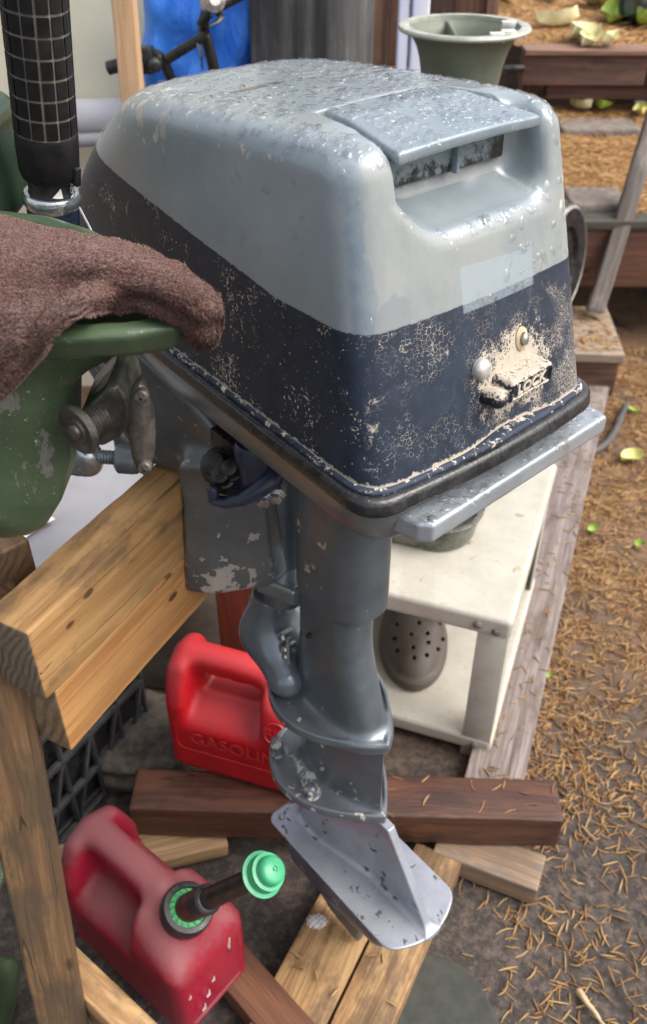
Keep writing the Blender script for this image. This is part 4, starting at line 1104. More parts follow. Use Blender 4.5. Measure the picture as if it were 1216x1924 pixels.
sl = MB(); sl.lathe(A0, gax, [(r_ * GS, h_ * GS) for r_, h_ in [(0.0151, 0.0145), (0.0177, 0.0163), (0.0192, 0.021), (0.0197, 0.036), (0.0197, 0.0425), (0.019, 0.0445)]], 48)
sl.build('grip_sleeve', M_GRIP, grip, 40)
po_ = pads.build('grip_pads', M_GRIP, grip, 30)
toc = CAMP - GO - A0; toc = toc - gax * (toc @ gax); toc /= np.linalg.norm(toc)   # side of the grip facing the camera
rt = np.cross(gax, toc)                                                             # to the left or right of it
if rt[0] < 0: rt = -rt
def gpt(ang, h, r): return A0 + gax * h * GS + (toc * math.cos(ang) + rt * math.sin(ang)) * r * GS
WP = simple('white_print', (0.62, 0.62, 0.60), (0.7, 0.7, 0.68), 90, 0.6)
b = MB()
for (p) in (1,):
    T = [gpt(0.02, 0.0072, 0.0147), gpt(0.50, 0.0062, 0.0147), gpt(0.42, 0.0132, 0.0147), gpt(0.25, 0.0066, 0.01475), gpt(0.46, 0.0097, 0.01475), gpt(0.22, 0.0102, 0.01475)]
    b.add(T, [(0, 3, 5), (3, 1, 4), (5, 4, 2), (3, 4, 5)])
b.build('arrow_mark', WP, gm)
ang = 1.05
Mx_ = frame_mat(gpt(ang, 0.0098, 0.0150), tuple(gax), tuple(-(rt * math.cos(ang) - toc * math.sin(ang))))
text_mesh('speed_lettering', 'SLOW', 0.0064, 0.0001, WP, gm, Mx_)
b = MB(); b.bar(gpt(0.98, 0.014, 0.0195), gpt(0.98, 0.026, 0.0205), 0.006, 0.005); b.build('stop_lug', BLACKP, grip, 40, 0.001)
wire = MB(); wp = [atd(148, 388, 0.78) - GO, atd(165, 420, 0.785) - GO, atd(180, 450, 0.79) - GO, atd(195, 480, 0.79) - GO]
wire.sweep(wp, 0.0011, 6); wire.build('cable', simple('grey_cable', (0.3, 0.3, 0.3), (0.4, 0.4, 0.4), 50, 0.5), gm)

# ------------------------------------------------------------------ brown rag over the green pan
ctl = [
 [(-60, 402, 1.266), (-60, 480, 1.270), (-60, 560, 1.266), (-60, 650, 1.235), (-60, 720, 1.200), (-60, 790, 1.165)],
 [(10, 410, 1.266), (0, 490, 1.276), (-5, 570, 1.268), (-5, 650, 1.232), (0, 710, 1.200), (0, 757, 1.175)],
 [(88, 425, 1.266), (85, 490, 1.278), (75, 550, 1.272), (65, 600, 1.250), (60, 650, 1.220), (56, 700, 1.195)],
 [(178, 445, 1.266), (170, 490, 1.282), (160, 530, 1.276), (145, 560, 1.268), (128, 587, 1.250), (112, 625, 1.228)],
 [(262, 466, 1.266), (260, 500, 1.282), (250, 527, 1.282), (235, 547, 1.276), (218, 560, 1.272), (200, 570, 1.264)],
 [(322, 491, 1.270), (330, 525, 1.282), (325, 550, 1.282), (315, 570, 1.274), (302, 580, 1.268), (292, 584, 1.262)],
 [(382, 530, 1.270), (386, 562, 1.276), (382, 590, 1.270), (372, 612, 1.258), (358, 624, 1.246), (345, 632, 1.238)],
 [(406, 556, 1.264), (421, 590, 1.258), (420, 616, 1.245), (409, 637, 1.232), (391, 651, 1.222), (372, 657, 1.216)],
]
def rag_pt(k_, j_, px, py, z):
    if k_ <= 3 and j_ >= (3 if k_ < 3 else 4): return aty(px, py, (0.517, 0.505, 0.500)[j_ - 3])
    return atz(px, py, z)
CT = np.array([[rag_pt(k_, j_, px, py, z) for j_, (px, py, z) in enumerate(row)] for k_, row in enumerate( [[(a_, b_, PZ + (z_ - 1.252) * 0.85) for a_, b_, z_ in r_] for r_ in ctl])])
def cr(P, t):
    n = len(P) - 1; x = t * n; i = min(int(x), n - 1); f = x - i
    p0, p1, p2, p3 = P[max(i - 1, 0)], P[i], P[i + 1], P[min(i + 2, n)]
    return 0.5 * (2 * p1 + (p2 - p0) * f + (2 * p0 - 5 * p1 + 4 * p2 - p3) * f * f + (3 * p1 - p0 - 3 * p2 + p3) * f ** 3)
NU, NV = 230, 150
top = np.zeros((NU, NV, 3))
for j in range(NV):
    row = np.array([cr(CT[k], j / (NV - 1)) for k in range(8)])
    for i in range(NU): top[i, j] = cr(row, i / (NU - 1))
du = np.gradient(top, axis=0); dv = np.gradient(top, axis=1); nn = np.cross(du, dv); nn /= np.linalg.norm(nn, axis=2, keepdims=True) + 1e-9
if nn[NU // 2, NV // 2, 2] < 0: nn = -nn
disp = np.zeros((NU, NV))
for i in range(NU):
    for j in range(NV):
        p = Vector(top[i, j]); u, v = i / NU, j / NV
        w = 0.0042 * math.sin(15 * v + 12 * u + 4 * mnoise.noise(p * 14)) * (1.0 - 0.55 * u)
        w += 0.006 * mnoise.noise(p * 22) + 0.0026 * mnoise.noise(p * 70) + 0.0007 * mnoise.noise(p * 320) + 0.0007 * rng.normal()
        hem = min(NU - 1 - i, NV - 1 - j); w += 0.0013 * math.exp(-((hem - 9) / 2.5) ** 2) - 0.0012 * math.exp(-((hem - 13) / 1.6) ** 2)
        e = min(i, NU - 1 - i, j, NV - 1 - j) / 7.0
        disp[i, j] = w * min(1, e)
TH = 0.0062
edge = np.ones((NU, NV))
for i in range(NU):
    for j in range(NV):
        e = min(NU - 1 - i, j, NV - 1 - j, 12) / 12.0
        edge[i, j] = math.sqrt(max(0.0, 1 - (1 - e) ** 2))
tp = top + nn * (disp + TH * 0.5 * edge)[..., None]; bt = top + nn * (disp * 0.6 - TH * 0.5 * edge)[..., None]
verts = np.concatenate([tp.reshape(-1, 3), bt.reshape(-1, 3)]); N0 = NU * NV
fs = []
for i in range(NU - 1):
    for j in range(NV - 1):
        a = i * NV + j; fs.append((a, a + NV, a + NV + 1, a + 1)); fs.append((N0 + a, N0 + a + 1, N0 + a + NV + 1, N0 + a + NV))
me = bpy.data.meshes.new('rag'); me.from_pydata(verts.tolist(), [], fs); 
bm = bmesh.new(); bm.from_mesh(me); bmesh.ops.remove_doubles(bm, verts=bm.verts, dist=1e-6); bmesh.ops.recalc_face_normals(bm, faces=bm.faces); bm.to_mesh(me); bm.free()
me.shade_smooth()
def terry():
    g = G('brown_terry_cloth', 0.95, 0, 0.1); o = g.tc()
    n = g.noise(o, 13, 4, 0.6); f = g.noise(o, 420, 3, 0.7); v = g.vor(o, 520)
    col = g.mix(g.step(n, 0.32, 0.68), (0.135, 0.066, 0.056), (0.085, 0.050, 0.040))
    col = g.mix(g.step(f, 0.35, 0.7), tuple(q * 0.6 for q in (0.10, 0.055, 0.047)), col)
    col = g.mix(g.step(g.noise(o, 30, 5, 0.7), 0.58, 0.72), col, (0.20, 0.115, 0.10))
    g.bump(g.add(g.mul(f, 0.6), g.mul(v, 0.6)), 1.0, 0.0022)
    g.b.inputs['Sheen Weight'].default_value = 0.5; g.b.inputs['Sheen Roughness'].default_value = 0.5
    g.b.inputs['Sheen Tint'].default_value = (0.6, 0.42, 0.38, 1)
    return g.out(col)
M_TERRY = terry()
rag = link('rag', me, M_TERRY); tag(rag, 'fuzzy brown terry rag draped over the green motor pan', 'rag')
# loose pile of the terry: short tufts standing out of the cloth
vs = []; fs2 = []; kk = 0
ii = rng.integers(2, NU - 2, 26000); jj = rng.integers(2, NV - 2, 26000)
for i, j in zip(ii, jj):
    p = tp[i, j] + du[i, j] * rng.uniform(-.5, .5) + dv[i, j] * rng.uniform(-.5, .5); n_ = nn[i, j] * 0.7 + rng.normal(0, 0.5, 3)
    s_ = rng.normal(0, 1, 3); s_ /= np.linalg.norm(s_) + 1e-9
    L = 0.0006 + 0.0010 * rng.random()
    vs += [p - s_ * 0.00035 - nn[i, j] * 0.0006, p + s_ * 0.00035 - nn[i, j] * 0.0006, p + n_ * L + rng.normal(0, 0.0004, 3)]
    fs2.append((kk, kk + 1, kk + 2)); kk += 3
me = bpy.data.meshes.new('pile'); me.from_pydata([tuple(q) for q in vs], [], fs2)
pile = link('pile', me, M_TERRY, rag); pile['kind'] = 'stuff'

# ------------------------------------------------------------------ white cart and what is on it
CW = G('scuffed_cream_enamel', 0.42)
_o = CW.tc(); _n = CW.noise(_o, 16, 5, 0.65); _d = CW.noise(CW.map(_o, (1, 1, 1)), 55, 5, 0.75)
_col = CW.mix(CW.step(_n, 0.3, 0.7), (0.375, 0.355, 0.295), (0.44, 0.42, 0.36))
_col = CW.mix(CW.step(_d, 0.585, 0.66, 0.0, 0.8), _col, (0.36, 0.29, 0.18))
CW.bump(CW.add(CW.mul(_n, 0.5), CW.mul(_d, 0.3)), 0.2, 0.002)
M_CART = CW.out(_col, CW.step(_d, 0.4, 0.7, 0.38, 0.6))
ca = R(-20); cC = atz(965, 1172, 0.405)
cart = thing('utility_cart', 'scuffed cream metal cart with a lower shelf, right of the motor leg', 'cart', (cC[0], cC[1], 0), ca)
# local: x to the right along the front edge (front right corner at 0), y away
CWD, CDP = 0.52, 0.54
def tray_slab(name, z0, z1, lip):
    def fn(X, Y, Z):
        d = rbox(X, Y, Z, (-CWD / 2, CDP / 2, (z0 + z1) / 2), (CWD / 2, CDP / 2, (z1 - z0) / 2), 0.010)
        und = rbox(X, Y, Z, (-CWD / 2, CDP / 2, z0 - 0.02), (CWD / 2 - 0.008, CDP / 2 - 0.008, 0.02 + (z1 - z0) - 0.010), 0.004)
        d = smax(d, -und, 0.003)
        return d
    return sdf_obj(name, fn, (-CWD - 0.01, -0.01, z0 - 0.01), (0.01, CDP + 0.01, z1 + 0.01), 0.0035, M_CART, cart)
tray_slab('top', 0.357, 0.405, 0.05)
tray_slab('shelf', 0.022, 0.062, 0.04)
for (x, y, sx, sy) in ((-0.004, 0.004, -1, 1), (-CWD + 0.004, 0.004, 1, 1), (-0.004, CDP - 0.004, -1, -1), (-CWD + 0.004, CDP - 0.004, 1, -1)):
    b = MB()
    b.box((x + sx * 0.029, y + sy * 0.0025 - 0.002, 0.188), (0.029, 0.0022, 0.188)); b.box((x + sx * 0.0025, y + sy * 0.029, 0.188), (0.0022, 0.024, 0.188))
    b.build('leg', M_CART, cart, 40, 0.0012)
def bolt(x, z, y=-0.002):
    b = MB(); b.lathe((x, y + 0.002, z), (0, -1, 0), [(0, -0.002), (0.0085, -0.002), (0.0085, 0.003), (0.006, 0.0055), (0.002, 0.006), (0, 0.0045)], 16)
    b.build('bolt', simple('rusty_bolt', (0.10, 0.085, 0.075), (0.30, 0.27, 0.24), 150, 0.5, 0.5), cart, 40)
bolt(-0.063, 0.381); bolt(-0.027, 0.374); bolt(-0.034, 0.042)

# grey clog
M_CLOG = simple('grey_foam_rubber', (0.064, 0.051, 0.040), (0.095, 0.077, 0.062), 20, 0.6, 0, 0.2, 300)
tz = 0.066
toe = atz(777, 1283, tz)
holes = [(745, 1173), (787, 1170), (825, 1173), (742, 1200), (772, 1192), (803, 1190), (832, 1201), (776, 1216), (805, 1207), (747, 1223), (778, 1236), (802, 1231), (823, 1220)]
clog = thing('clog', 'grey foam clog with round vent holes on the cart shelf', 'shoe', toe, R(-4))
_il = np.array(Matrix.Translation(clog.location) @ Matrix.Rotation(R(-4), 4, 'Z')); _il = np.linalg.inv(_il)
_hl = []
for px, py in holes:
    # meet the upper of the shoe
    r = ray(px, py); r = r / np.linalg.norm(r); best = None
    for t in np.linspace(1.4, 2.6, 1200):
        p = (_il @ np.array([*(CAMP + r * t), 1]))[:3]
        if ((p[0]) / 0.072) ** 2 + ((p[1] - 0.115) / 0.135) ** 2 + (max(p[2], 0) / 0.074) ** 2 < 1: best = p; break
    if best is not None: _hl.append((best, (_il[:3, :3] @ r)))
def clog_fn(X, Y, Z):
    up = ell(X, Y, Z, (0, 0.115, 0.0), (0.072, 0.135, 0.074))
    bk = rbox(X, Y, Z, (0, 0.20, 0.025), (0.060, 0.10, 0.040), 0.025)
    d = smin(up, bk, 0.03)
    op = ell(X, Y, Z, (0, 0.26, 0.075), (0.042, 0.085, 0.055))
    d = smax(d, -op, 0.01)
    band = np.maximum(ell(X, Y, Z, (0, 0.115, 0.0), (0.077, 0.140, 0.115)), np.abs(Z - 0.012) - 0.009)
    d = smin(d, band, 0.008)
    for p, n in _hl:
        a = p - n * 0.02; e = p + n * 0.014
        d = smax(d, -caps(X, Y, Z, a, e, 0.0042), 0.002)
    return smax(d, 0.001 - Z, 0.004)
sdf_obj('upper', clog_fn, (-0.085, -0.035, -0.002), (0.085, 0.31, 0.08), 0.0014, M_CLOG, clog)
b = MB(); b.box((0, 0.25, 0.016), (0.034, 0.04, 0.004)); b.build('insole', simple('dark_insole', (0.012, 0.011, 0.010), (0.02, 0.018, 0.016), 20, 0.8), clog)

# greasy tub with parts on the cart
pc_ = atz(795, 950, 0.406)
tub = thing('parts_tub', 'greasy tub of dark engine parts on the cart top', 'tub', (pc_[0], pc_[1] + 0.01, 0.406), R(-20))
GT = G('murky_clear_plastic', 0.25); GT.b.inputs['Transmission Weight'].default_value = 0.55; GT.b.inputs['IOR'].default_value = 1.35
_n = GT.noise(GT.tc(), 22, 5, 0.7); M_TUB = GT.out(GT.mix(GT.step(_n, 0.35, 0.65), (0.12, 0.12, 0.098), (0.30, 0.30, 0.25)), GT.step(_n, 0.3, 0.7, 0.15, 0.45))
def tub_fn(X, Y, Z):
    d2 = rbox(X, Y, 0 * Z, (0, 0, 0), (0.125, 0.15, 1), 0.075)
    d = extr(d2 - Z * 0.12, Z, 0.0, 0.062, 0.006)
    inn = extr(d2 - Z * 0.12 + 0.005, Z, 0.006, 0.2, 0.004)
    d = np.maximum(d, -inn)
    rim = np.maximum(np.abs(d2 - 0.0085) - 0.006, np.abs(Z - 0.060) - 0.003)
    return np.minimum(d, rim)
sdf_obj('body', tub_fn, (-0.155, -0.18, -0.003), (0.155, 0.18, 0.07), 0.0026, M_TUB, tub)
b = MB()
b.lathe((-0.02, -0.035, 0.007), (0, 0, 1), [(0, 0), (0.092, 0), (0.095, 0.008), (0.095, 0.045), (0.085, 0.052), (0.080, 0.070), (0, 0.072)], 36)
b.box((-0.02, 0.075, 0.034), (0.07, 0.05, 0.028), np.array(Matrix.Rotation(0.4, 3, 'Z')))
b.build('engine_part', M_BLACKM, tub, 40, 0.001)
b = MB(); b.lathe((0.056, 0.028, 0.05), (0, 0, 1), [(0, 0), (0.026, 0), (0.028, 0.005), (0.028, 0.03), (0.024, 0.036), (0, 0.037)], 28, sx=1.35); b.build('round_lid', simple('dull_pewter', (0.20, 0.19, 0.185), (0.34, 0.33, 0.31), 60, 0.4, 0.5, 0.4, 160), tub, 40)
q = atz(957, 913, 0.413)
bt = thing('bolt', 'small chrome bolt lying on the cart top behind the tub', 'bolt', (q[0], q[1], 0.405), R(40))
b = MB(); b.lathe((-0.02, 0, 0.011), (1, 0, 0), [(0, 0), (0.011, 0), (0.011, 0.008), (0.0065, 0.008), (0.0065, 0.035), (0, 0.035)], 12); b.build('shank', M_STEEL, bt, 30)
b = MB(); b.lathe((0.0, 0, 0.0115), (1, 0, 0), [(0.0066, 0), (0.0115, 0.0), (0.0115, 0.007), (0.0066, 0.007)], 6); b.build('nut', M_PEWTER, bt, 30)

# ------------------------------------------------------------------ behind the stand: tote, panel, block
tote = thing('storage_tote', 'grey plastic tote with a flat lid standing on the milk crate', 'storage box', (-0.485, 1.29, 0.30), R(-8))
TP = simple('grey_plastic', (0.235, 0.235, 0.255), (0.285, 0.285, 0.305), 8, 0.42, 0, 0.15, 60)
def tote_fn(X, Y, Z):
    d = rbox(X, Y, Z, (0, 0, 0.14), (0.21, 0.20, 0.14), 0.03)
    return smax(d, np.maximum(np.abs(X) - 0.205 + (0.28 - Z) * 0.36, np.abs(Y) - 0.2 + (0.28 - Z) * 0.2), 0.02)
sdf_obj('body', tote_fn, (-0.24, -0.22, -0.01), (0.24, 0.22, 0.30), 0.006, TP, tote)
sdf_obj('lid', lambda X, Y, Z: smax(rbox(X, Y, Z, (0, 0, 0.292), (0.232, 0.215, 0.022), 0.014), -rbox(X, Y, Z, (0, 0, 0.33), (0.19, 0.175, 0.020), 0.012), 0.008), (-0.25, -0.24, 0.26), (0.25, 0.24, 0.33), 0.004, TP, tote)
pp = atz(75, 1020, 0.614)
PR = G('printed_paper', 0.8); _v = PR.vor(PR.map(PR.tc(), (45, 45, 45)), 1.0); PR.m
M_PAPER = PR.out(PR.mix(PR.step(_v, 0.32, 0.22), (0.72, 0.68, 0.72), (0.42, 0.27, 0.45)))
b = MB()
for i in range(7):
    x0, x1 = i * 0.02, (i + 1) * 0.02
    z0, z1 = 0.004 * math.sin(i * 1.3), 0.004 * math.sin((i + 1) * 1.3)
    b.add([(x0, 0, z0), (x1, 0, z1), (x1, 0.07, z1 + 0.002), (x0, 0.07, z0 + 0.002), (x0, 0, z0 - 0.001), (x1, 0, z1 - 0.001), (x1, 0.07, z1 + 0.001), (x0, 0.07, z0 + 0.001)], [(0, 1, 2, 3), (4, 7, 6, 5), (0, 4, 5, 1), (3, 2, 6, 7)])
pa = b.build('paper_napkin', M_PAPER, None, 40); pa.location = V(pp + np.array([-0.08, -0.05, 0.006])); pa.rotation_euler = (0, 0, R(48)); tag(pa, 'white napkin printed with mauve spots on the grey tote', 'napkin')
pan_ = thing('panel', 'stained cream panel standing behind the bright red can', 'panel', (-0.22, 1.36, 0), R(-6))
CP = simple('stained_cream_board', (0.40, 0.36, 0.29), (0.22, 0.19, 0.15), 9, 0.7, 0, 0.2, 50)
b = MB(); b.box((0, 0, 0.20), (0.19, 0.012, 0.20)); b.build('sheet', CP, pan_, 40, 0.002)
for xx in (-0.15, 0.15):
    b = MB(); b.box((xx, 0.05, 0.012), (0.012, 0.06, 0.012)); b.build('foot', CP, pan_, 40, 0.002)
q = atz(222, 1500, 0.0)
blk = sdf_obj('concrete_block', lambda X, Y, Z: rbox(X, Y, Z, (q[0] + 0.05, q[1] + 0.10, 0.05), (0.085, 0.10, 0.055), 0.03) + 0.006 * np.sin(X * 70) * np.sin(Y * 60 + 1) + 0.004 * np.sin(Z * 120), (q[0] - 0.06, q[1] - 0.03, -0.01), (q[0] + 0.16, q[1] + 0.23, 0.125), 0.003, simple('rough_dark_concrete', (0.05, 0.042, 0.034), (0.13, 0.11, 0.09), 60, 0.9, 0, 1.0, 140))
tag(blk, 'rough dark concrete lump between the milk crate and the red can', 'concrete block')

# ------------------------------------------------------------------ ground and terraces
def dirt(name, a, bcol, c, amt=0.5, lit=False):
    g = G(name, 0.85, 0, 0.3); o = g.tc()
    n = g.noise(o, 3.5, 6, 0.65); f = g.noise(o, 60, 5, 0.7); p = g.noise(o, 260, 3, 0.7)
    col = g.mix(g.step(n, 0.3, 0.7), a, bcol)
    col = g.mix(g.step(f, 0.35, 0.7), tuple(q * 0.6 for q in a), col)
    col = g.mix(g.step(g.add(g.mul(f, 0.5), g.mul(p, 0.5)), 0.5, 0.62, 0, amt), col, c)
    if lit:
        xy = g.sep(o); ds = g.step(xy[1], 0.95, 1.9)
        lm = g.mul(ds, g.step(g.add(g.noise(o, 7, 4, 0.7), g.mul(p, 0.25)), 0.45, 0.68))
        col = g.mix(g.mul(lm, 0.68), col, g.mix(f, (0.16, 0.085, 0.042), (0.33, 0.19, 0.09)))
    col = g.mix(g.step(g.noise(o, 420, 1), 0.755, 0.775), col, (0.35, 0.33, 0.30))
    g.bump(g.add(g.mul(f, 0.7), g.mul(p, 0.5)), 0.8, 0.006)
    return g.out(col, g.step(n, 0.3, 0.7, 0.7, 0.95))
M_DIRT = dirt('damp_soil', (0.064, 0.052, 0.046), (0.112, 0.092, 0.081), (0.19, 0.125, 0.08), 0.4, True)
M_LITTER = dirt('needle_litter', (0.26, 0.130, 0.048), (0.40, 0.215, 0.080), (0.50, 0.29, 0.12), 0.8)
def sheet(name, x0, x1, y0, y1, zf, m, n=60, ny=60):
    xs = np.linspace(x0, x1, n); ys = np.linspace(y0, y1, ny)
    v = [(x, y, zf(x, y)) for y in ys for x in xs]
    f = [(j * n + i, j * n + i + 1, (j + 1) * n + i + 1, (j + 1) * n + i) for j in range(ny - 1) for i in range(n - 1)]
    me = bpy.data.meshes.new(name); me.from_pydata(v, [], f); me.shade_smooth()
    o = link(name, me, m); o['kind'] = 'structure'; return o
def gz1(x, y): return -0.008 + 0.008 * mnoise.noise(Vector((x * 3, y * 3, 0))) + 0.004 * mnoise.noise(Vector((x * 11, y * 11, 4)))
sheet('ground', -3, 5, 0.1, 3.2, gz1, M_DIRT, 200, 100)
far = MB(); far.add([(-60, -30, -0.03), (60, -30, -0.03), (60, 60, -0.03), (-60, 60, -0.03)], [(0, 1, 2, 3)])
fo = far.build('terrain', M_DIRT, None); fo['kind'] = 'structure'
T2Z = 0.455
def gz2(x, y): return T2Z + 0.10 * (y - 3.0) + 0.012 * mnoise.noise(Vector((x * 4, y * 4, 1)))
def gz3(x, y): return 0.795 + 0.05 * (y - 4.0) + 0.015 * mnoise.noise(Vector((x * 3, y * 3, 7)))
sheet('terrace', 0.35, 6.0, 3.05, 4.1, gz2, M_LITTER, 90, 30)
sheet('upper_terrace', 0.78, 40.0, 4.06, 45.0, gz3, M_LITTER, 120, 120)
# timber risers of the terraces
ris = thing('terrace_riser', 'low redwood riser board holding the lower terrace, black gap below it', 'retaining wall', (1.6, 3.03, 0))
board('plank', (0.35, 3.03, 0.335), (4.2, 3.00, 0.335), 0.04, 0.21, wood('brown_riser', (0.16, 0.07, 0.04), (0.085, 0.037, 0.022), 0.7, 81.0), ris)
board('cap', (0.35, 3.045, 0.455), (4.2, 3.015, 0.455), 0.10, 0.030, wood('dark_green_cap', (0.07, 0.062, 0.045), (0.04, 0.036, 0.028), 0.7, 83.0), ris)
for xx in (0.5, 1.75, 3.1):
    board('stake', (xx, 3.10, 0.0), (xx, 3.10, 0.43), 0.08, 0.08, W_FENCE, ris, up=(0, 1, 0))
rs2 = thing('terrace_riser', 'tall double timber riser with a pinkish cap below the upper terrace', 'retaining wall', (2.0, 4.0, 0))
board('timber', (0.80, 4.005, 0.728), (1.305, 4.0, 0.726), 0.06, 0.115, W_STEP, rs2, bevel=0.006)
board('timber', (1.312, 4.0, 0.726), (3.6, 3.985, 0.716), 0.06, 0.115, wood('riser_timber', (0.155, 0.082, 0.06), (0.08, 0.04, 0.03), 0.8, 91.0, rough=0.75), rs2, bevel=0.006)
board('timber', (0.92, 4.04, 0.640), (3.6, 4.02, 0.632), 0.06, 0.060, wood('low_riser_timber', (0.12, 0.055, 0.04), (0.07, 0.03, 0.022), 0.8, 95.0, rough=0.75), rs2, bevel=0.005)
board('cap', (0.80, 4.0, 0.797), (3.6, 3.985, 0.788), 0.11, 0.020, wood('pink_cap_board', (0.27, 0.155, 0.115), (0.16, 0.085, 0.06), 0.8, 99.0, rough=0.75), rs2)
for xx in (0.86, 2.0, 3.2):
    board('stake', (xx, 4.09, 0.3), (xx, 4.09, 0.74), 0.07, 0.07, W_FENCE, rs2, up=(0, 1, 0))
st = thing('wooden_step', 'grey wooden step covered in fallen needles, right of the motor', 'step', (0.8, 2.7, 0))
s00 = atz(1190, 560, 0.165); s01 = atz(1147, 664, 0.165)
board('tread', ((s01[0] - 0.30), s01[1] + 0.165 + 0.03, 0.15), (s01[0] + 0.06, s01[1] + 0.165 - 0.0, 0.15), 0.36, 0.03, wood('grey_tread', (0.33, 0.26, 0.19), (0.20, 0.15, 0.11), 1.0, 103.0, rough=0.8), st)
board('riser', ((s01[0] - 0.30), s01[1] + 0.05, 0.066), (s01[0] + 0.04, s01[1] + 0.02, 0.066), 0.03, 0.132, W_FENCE, st)
board('riser', ((s01[0] - 0.30), s01[1] + 0.30, 0.066), (s01[0] + 0.04, s01[1] + 0.28, 0.066), 0.03, 0.132, W_FENCE, st)
b = MB()
def slab(px0, px1, py0, py1, label):
    a = None
    y_ = 3.0
    for _ in range(20):
        z_ = gz2(1.1, y_) + 0.012; a = atz(px0, py1, z_); y_ = a[1]
    y2 = y_
    for _ in range(20):
        z2 = gz2(1.1, y2) + 0.012; c = atz(px1, py0, z2); y2 = c[1]
    cx, cy = (a[0] + c[0]) / 2, (a[1] + c[1]) / 2
    hx, hy = abs(c[0] - a[0]) / 2, abs(c[1] - a[1]) / 2
    zc = gz2(cx, cy)
    o = sdf_obj('paving_slab', lambda X, Y, Z: rbox(X, Y, Z, (cx, cy, zc), (hx, hy, 0.02), 0.008) + 0.002 * np.sin(X * 90) * np.sin(Y * 80), (cx - hx - 0.01, cy - hy - 0.01, zc - 0.03), (cx + hx + 0.01, cy + hy + 0.01, zc + 0.03), 0.008, simple('grey_slab', (0.12, 0.10, 0.09), (0.22, 0.18, 0.15), 30, 0.9, 0, 0.8, 60))
    tag(o, label, 'paving slab', 'slabs sunk in the lower terrace')
slab(1055, 1185, 222, 250, 'dark paving slab just below the big green leaf')
slab(1075, 1160, 352, 392, 'half buried paving slab near the riser edge')

# pole leaning over the riser, black wheel beside it
pol = board('pole', atz(1104, 598, 0.17) + np.array([0.02, 0, 0.02]), aty(1262, 120, 3.25), 0.060, 0.05, wood('silvery_driftwood', (0.30, 0.265, 0.235), (0.11, 0.085, 0.07), 0.6, 111.0, stain=(0.06, 0.045, 0.038), stain_amt=0.8, rough=0.7, end=(0.6, 0.55, 0.5)), bevel=0.010, roll=R(20))
tag(pol, 'weathered silvery wooden pole leaning up over the low riser', 'pole')
wc = aty(1046, 492, 2.62)
whl = thing('wheel', 'black wheel with a grey rim half hidden behind the motor, by the pole', 'wheel', wc)
wax = np.array([0.80, -0.55, 0.10])
b = MB(); b.lathe((0, 0, 0), wax, [(0.105, -0.025), (0.155, -0.03), (0.172, -0.012), (0.172, 0.012), (0.155, 0.03), (0.105, 0.025)], 56); b.build('tyre', BLACKP, whl, 40)
b = MB(); b.lathe((0, 0, 0), wax, [(0, -0.015), (0.10, -0.012), (0.106, -0.026), (0.106, 0.026), (0.10, 0.012), (0.03, 0.02), (0.03, 0.04), (0, 0.04)], 48); b.build('rim', M_BLACKM, whl, 40)
b = MB(); b.lathe(wax / np.linalg.norm(wax) * 0.024, wax, [(0.150, 0.0), (0.158, 0.007), (0.166, 0.0)], 56); b.build('grey_ring', simple('grey_ring_metal', (0.25, 0.24, 0.23), (0.4, 0.38, 0.36), 40, 0.4, 0.6), whl, 40)

hz = 0.012
hpx = [(1176, 762), (1166, 785), (1158, 806), (1140, 832), (1112, 850), (1075, 860), (1030, 866)]
b = MB(); b.sweep([cr(np.array([atz(px, py, hz) for px, py in hpx]), t) for t in np.linspace(0, 1, 40)], 0.012, 10)
ho = b.build('hose', simple('grey_brown_hose', (0.05, 0.045, 0.042), (0.09, 0.08, 0.072), 30, 0.6), None); tag(ho, 'dark curved hose half sunk in the needles', 'hose')
mc = atz(780, 1962, 0.0); 
mr = 0.128
mt = sdf_obj('round_mat', lambda X, Y, Z: extr(np.sqrt((X - mc[0]) ** 2 + (Y - mc[1]) ** 2) - 0.146 + 0.004 * np.sin(np.arctan2(Y - mc[1], X - mc[0]) * 5), Z, -0.01, 0.010, 0.004), (mc[0] - 0.17, mc[1] - 0.17, -0.012), (mc[0] + 0.17, mc[1] + 0.17, 0.014), 0.003, simple('dark_green_mesh', (0.028, 0.032, 0.026), (0.055, 0.056, 0.047), 40, 0.9, 0, 1.0, 500))
tag(mt, 'round dark green mesh mat lying on the soil', 'mat')

# ------------------------------------------------------------------ background left
wall = thing('canvas_wall', 'pale beige canvas wall of a shelter behind the motor', 'wall', (-0.9, 2.72, 0))
CV = simple('beige_canvas', (0.58, 0.55, 0.42), (0.64, 0.605, 0.47), 3, 0.8, 0, 0.15, 60)
CV2 = simple('cream_canvas', (0.66, 0.585, 0.44), (0.70, 0.63, 0.50), 3, 0.8, 0, 0.15, 60)
def cloth_sheet(name, x0, x1, y, z0, z1, amp, m, par, seed):
    n, k = 60, 30
    v = []; f = []
    for s_ in (0, 1):
        for j in range(k):
            for i in range(n):
                x = x0 + (x1 - x0) * i / (n - 1); z = z0 + (z1 - z0) * j / (k - 1)
                yy = y + amp * mnoise.noise(Vector((x * 3 + seed, z * 2, seed))) + amp * 0.4 * mnoise.noise(Vector((x * 9, z * 6, seed))) + s_ * 0.004
                v.append((x, yy, z))
    for s_ in (0, 1):
        o_ = s_ * n * k
        for j in range(k - 1):
            for i in range(n - 1):
                a = o_ + j * n + i; q = (a, a + 1, a + n + 1, a + n); f.append(q if s_ == 0 else q[::-1])
    me = bpy.data.meshes.new(name); me.from_pydata(v, [], f); me.shade_smooth()
    return link(name, me, m, par)
zb = aty(190, 200, 2.7)[2]
wl = cloth_sheet('upper_sheet', -3.2, -0.03, 2.72, zb - 0.02, 2.5, 0.03, CV, wall, 3)
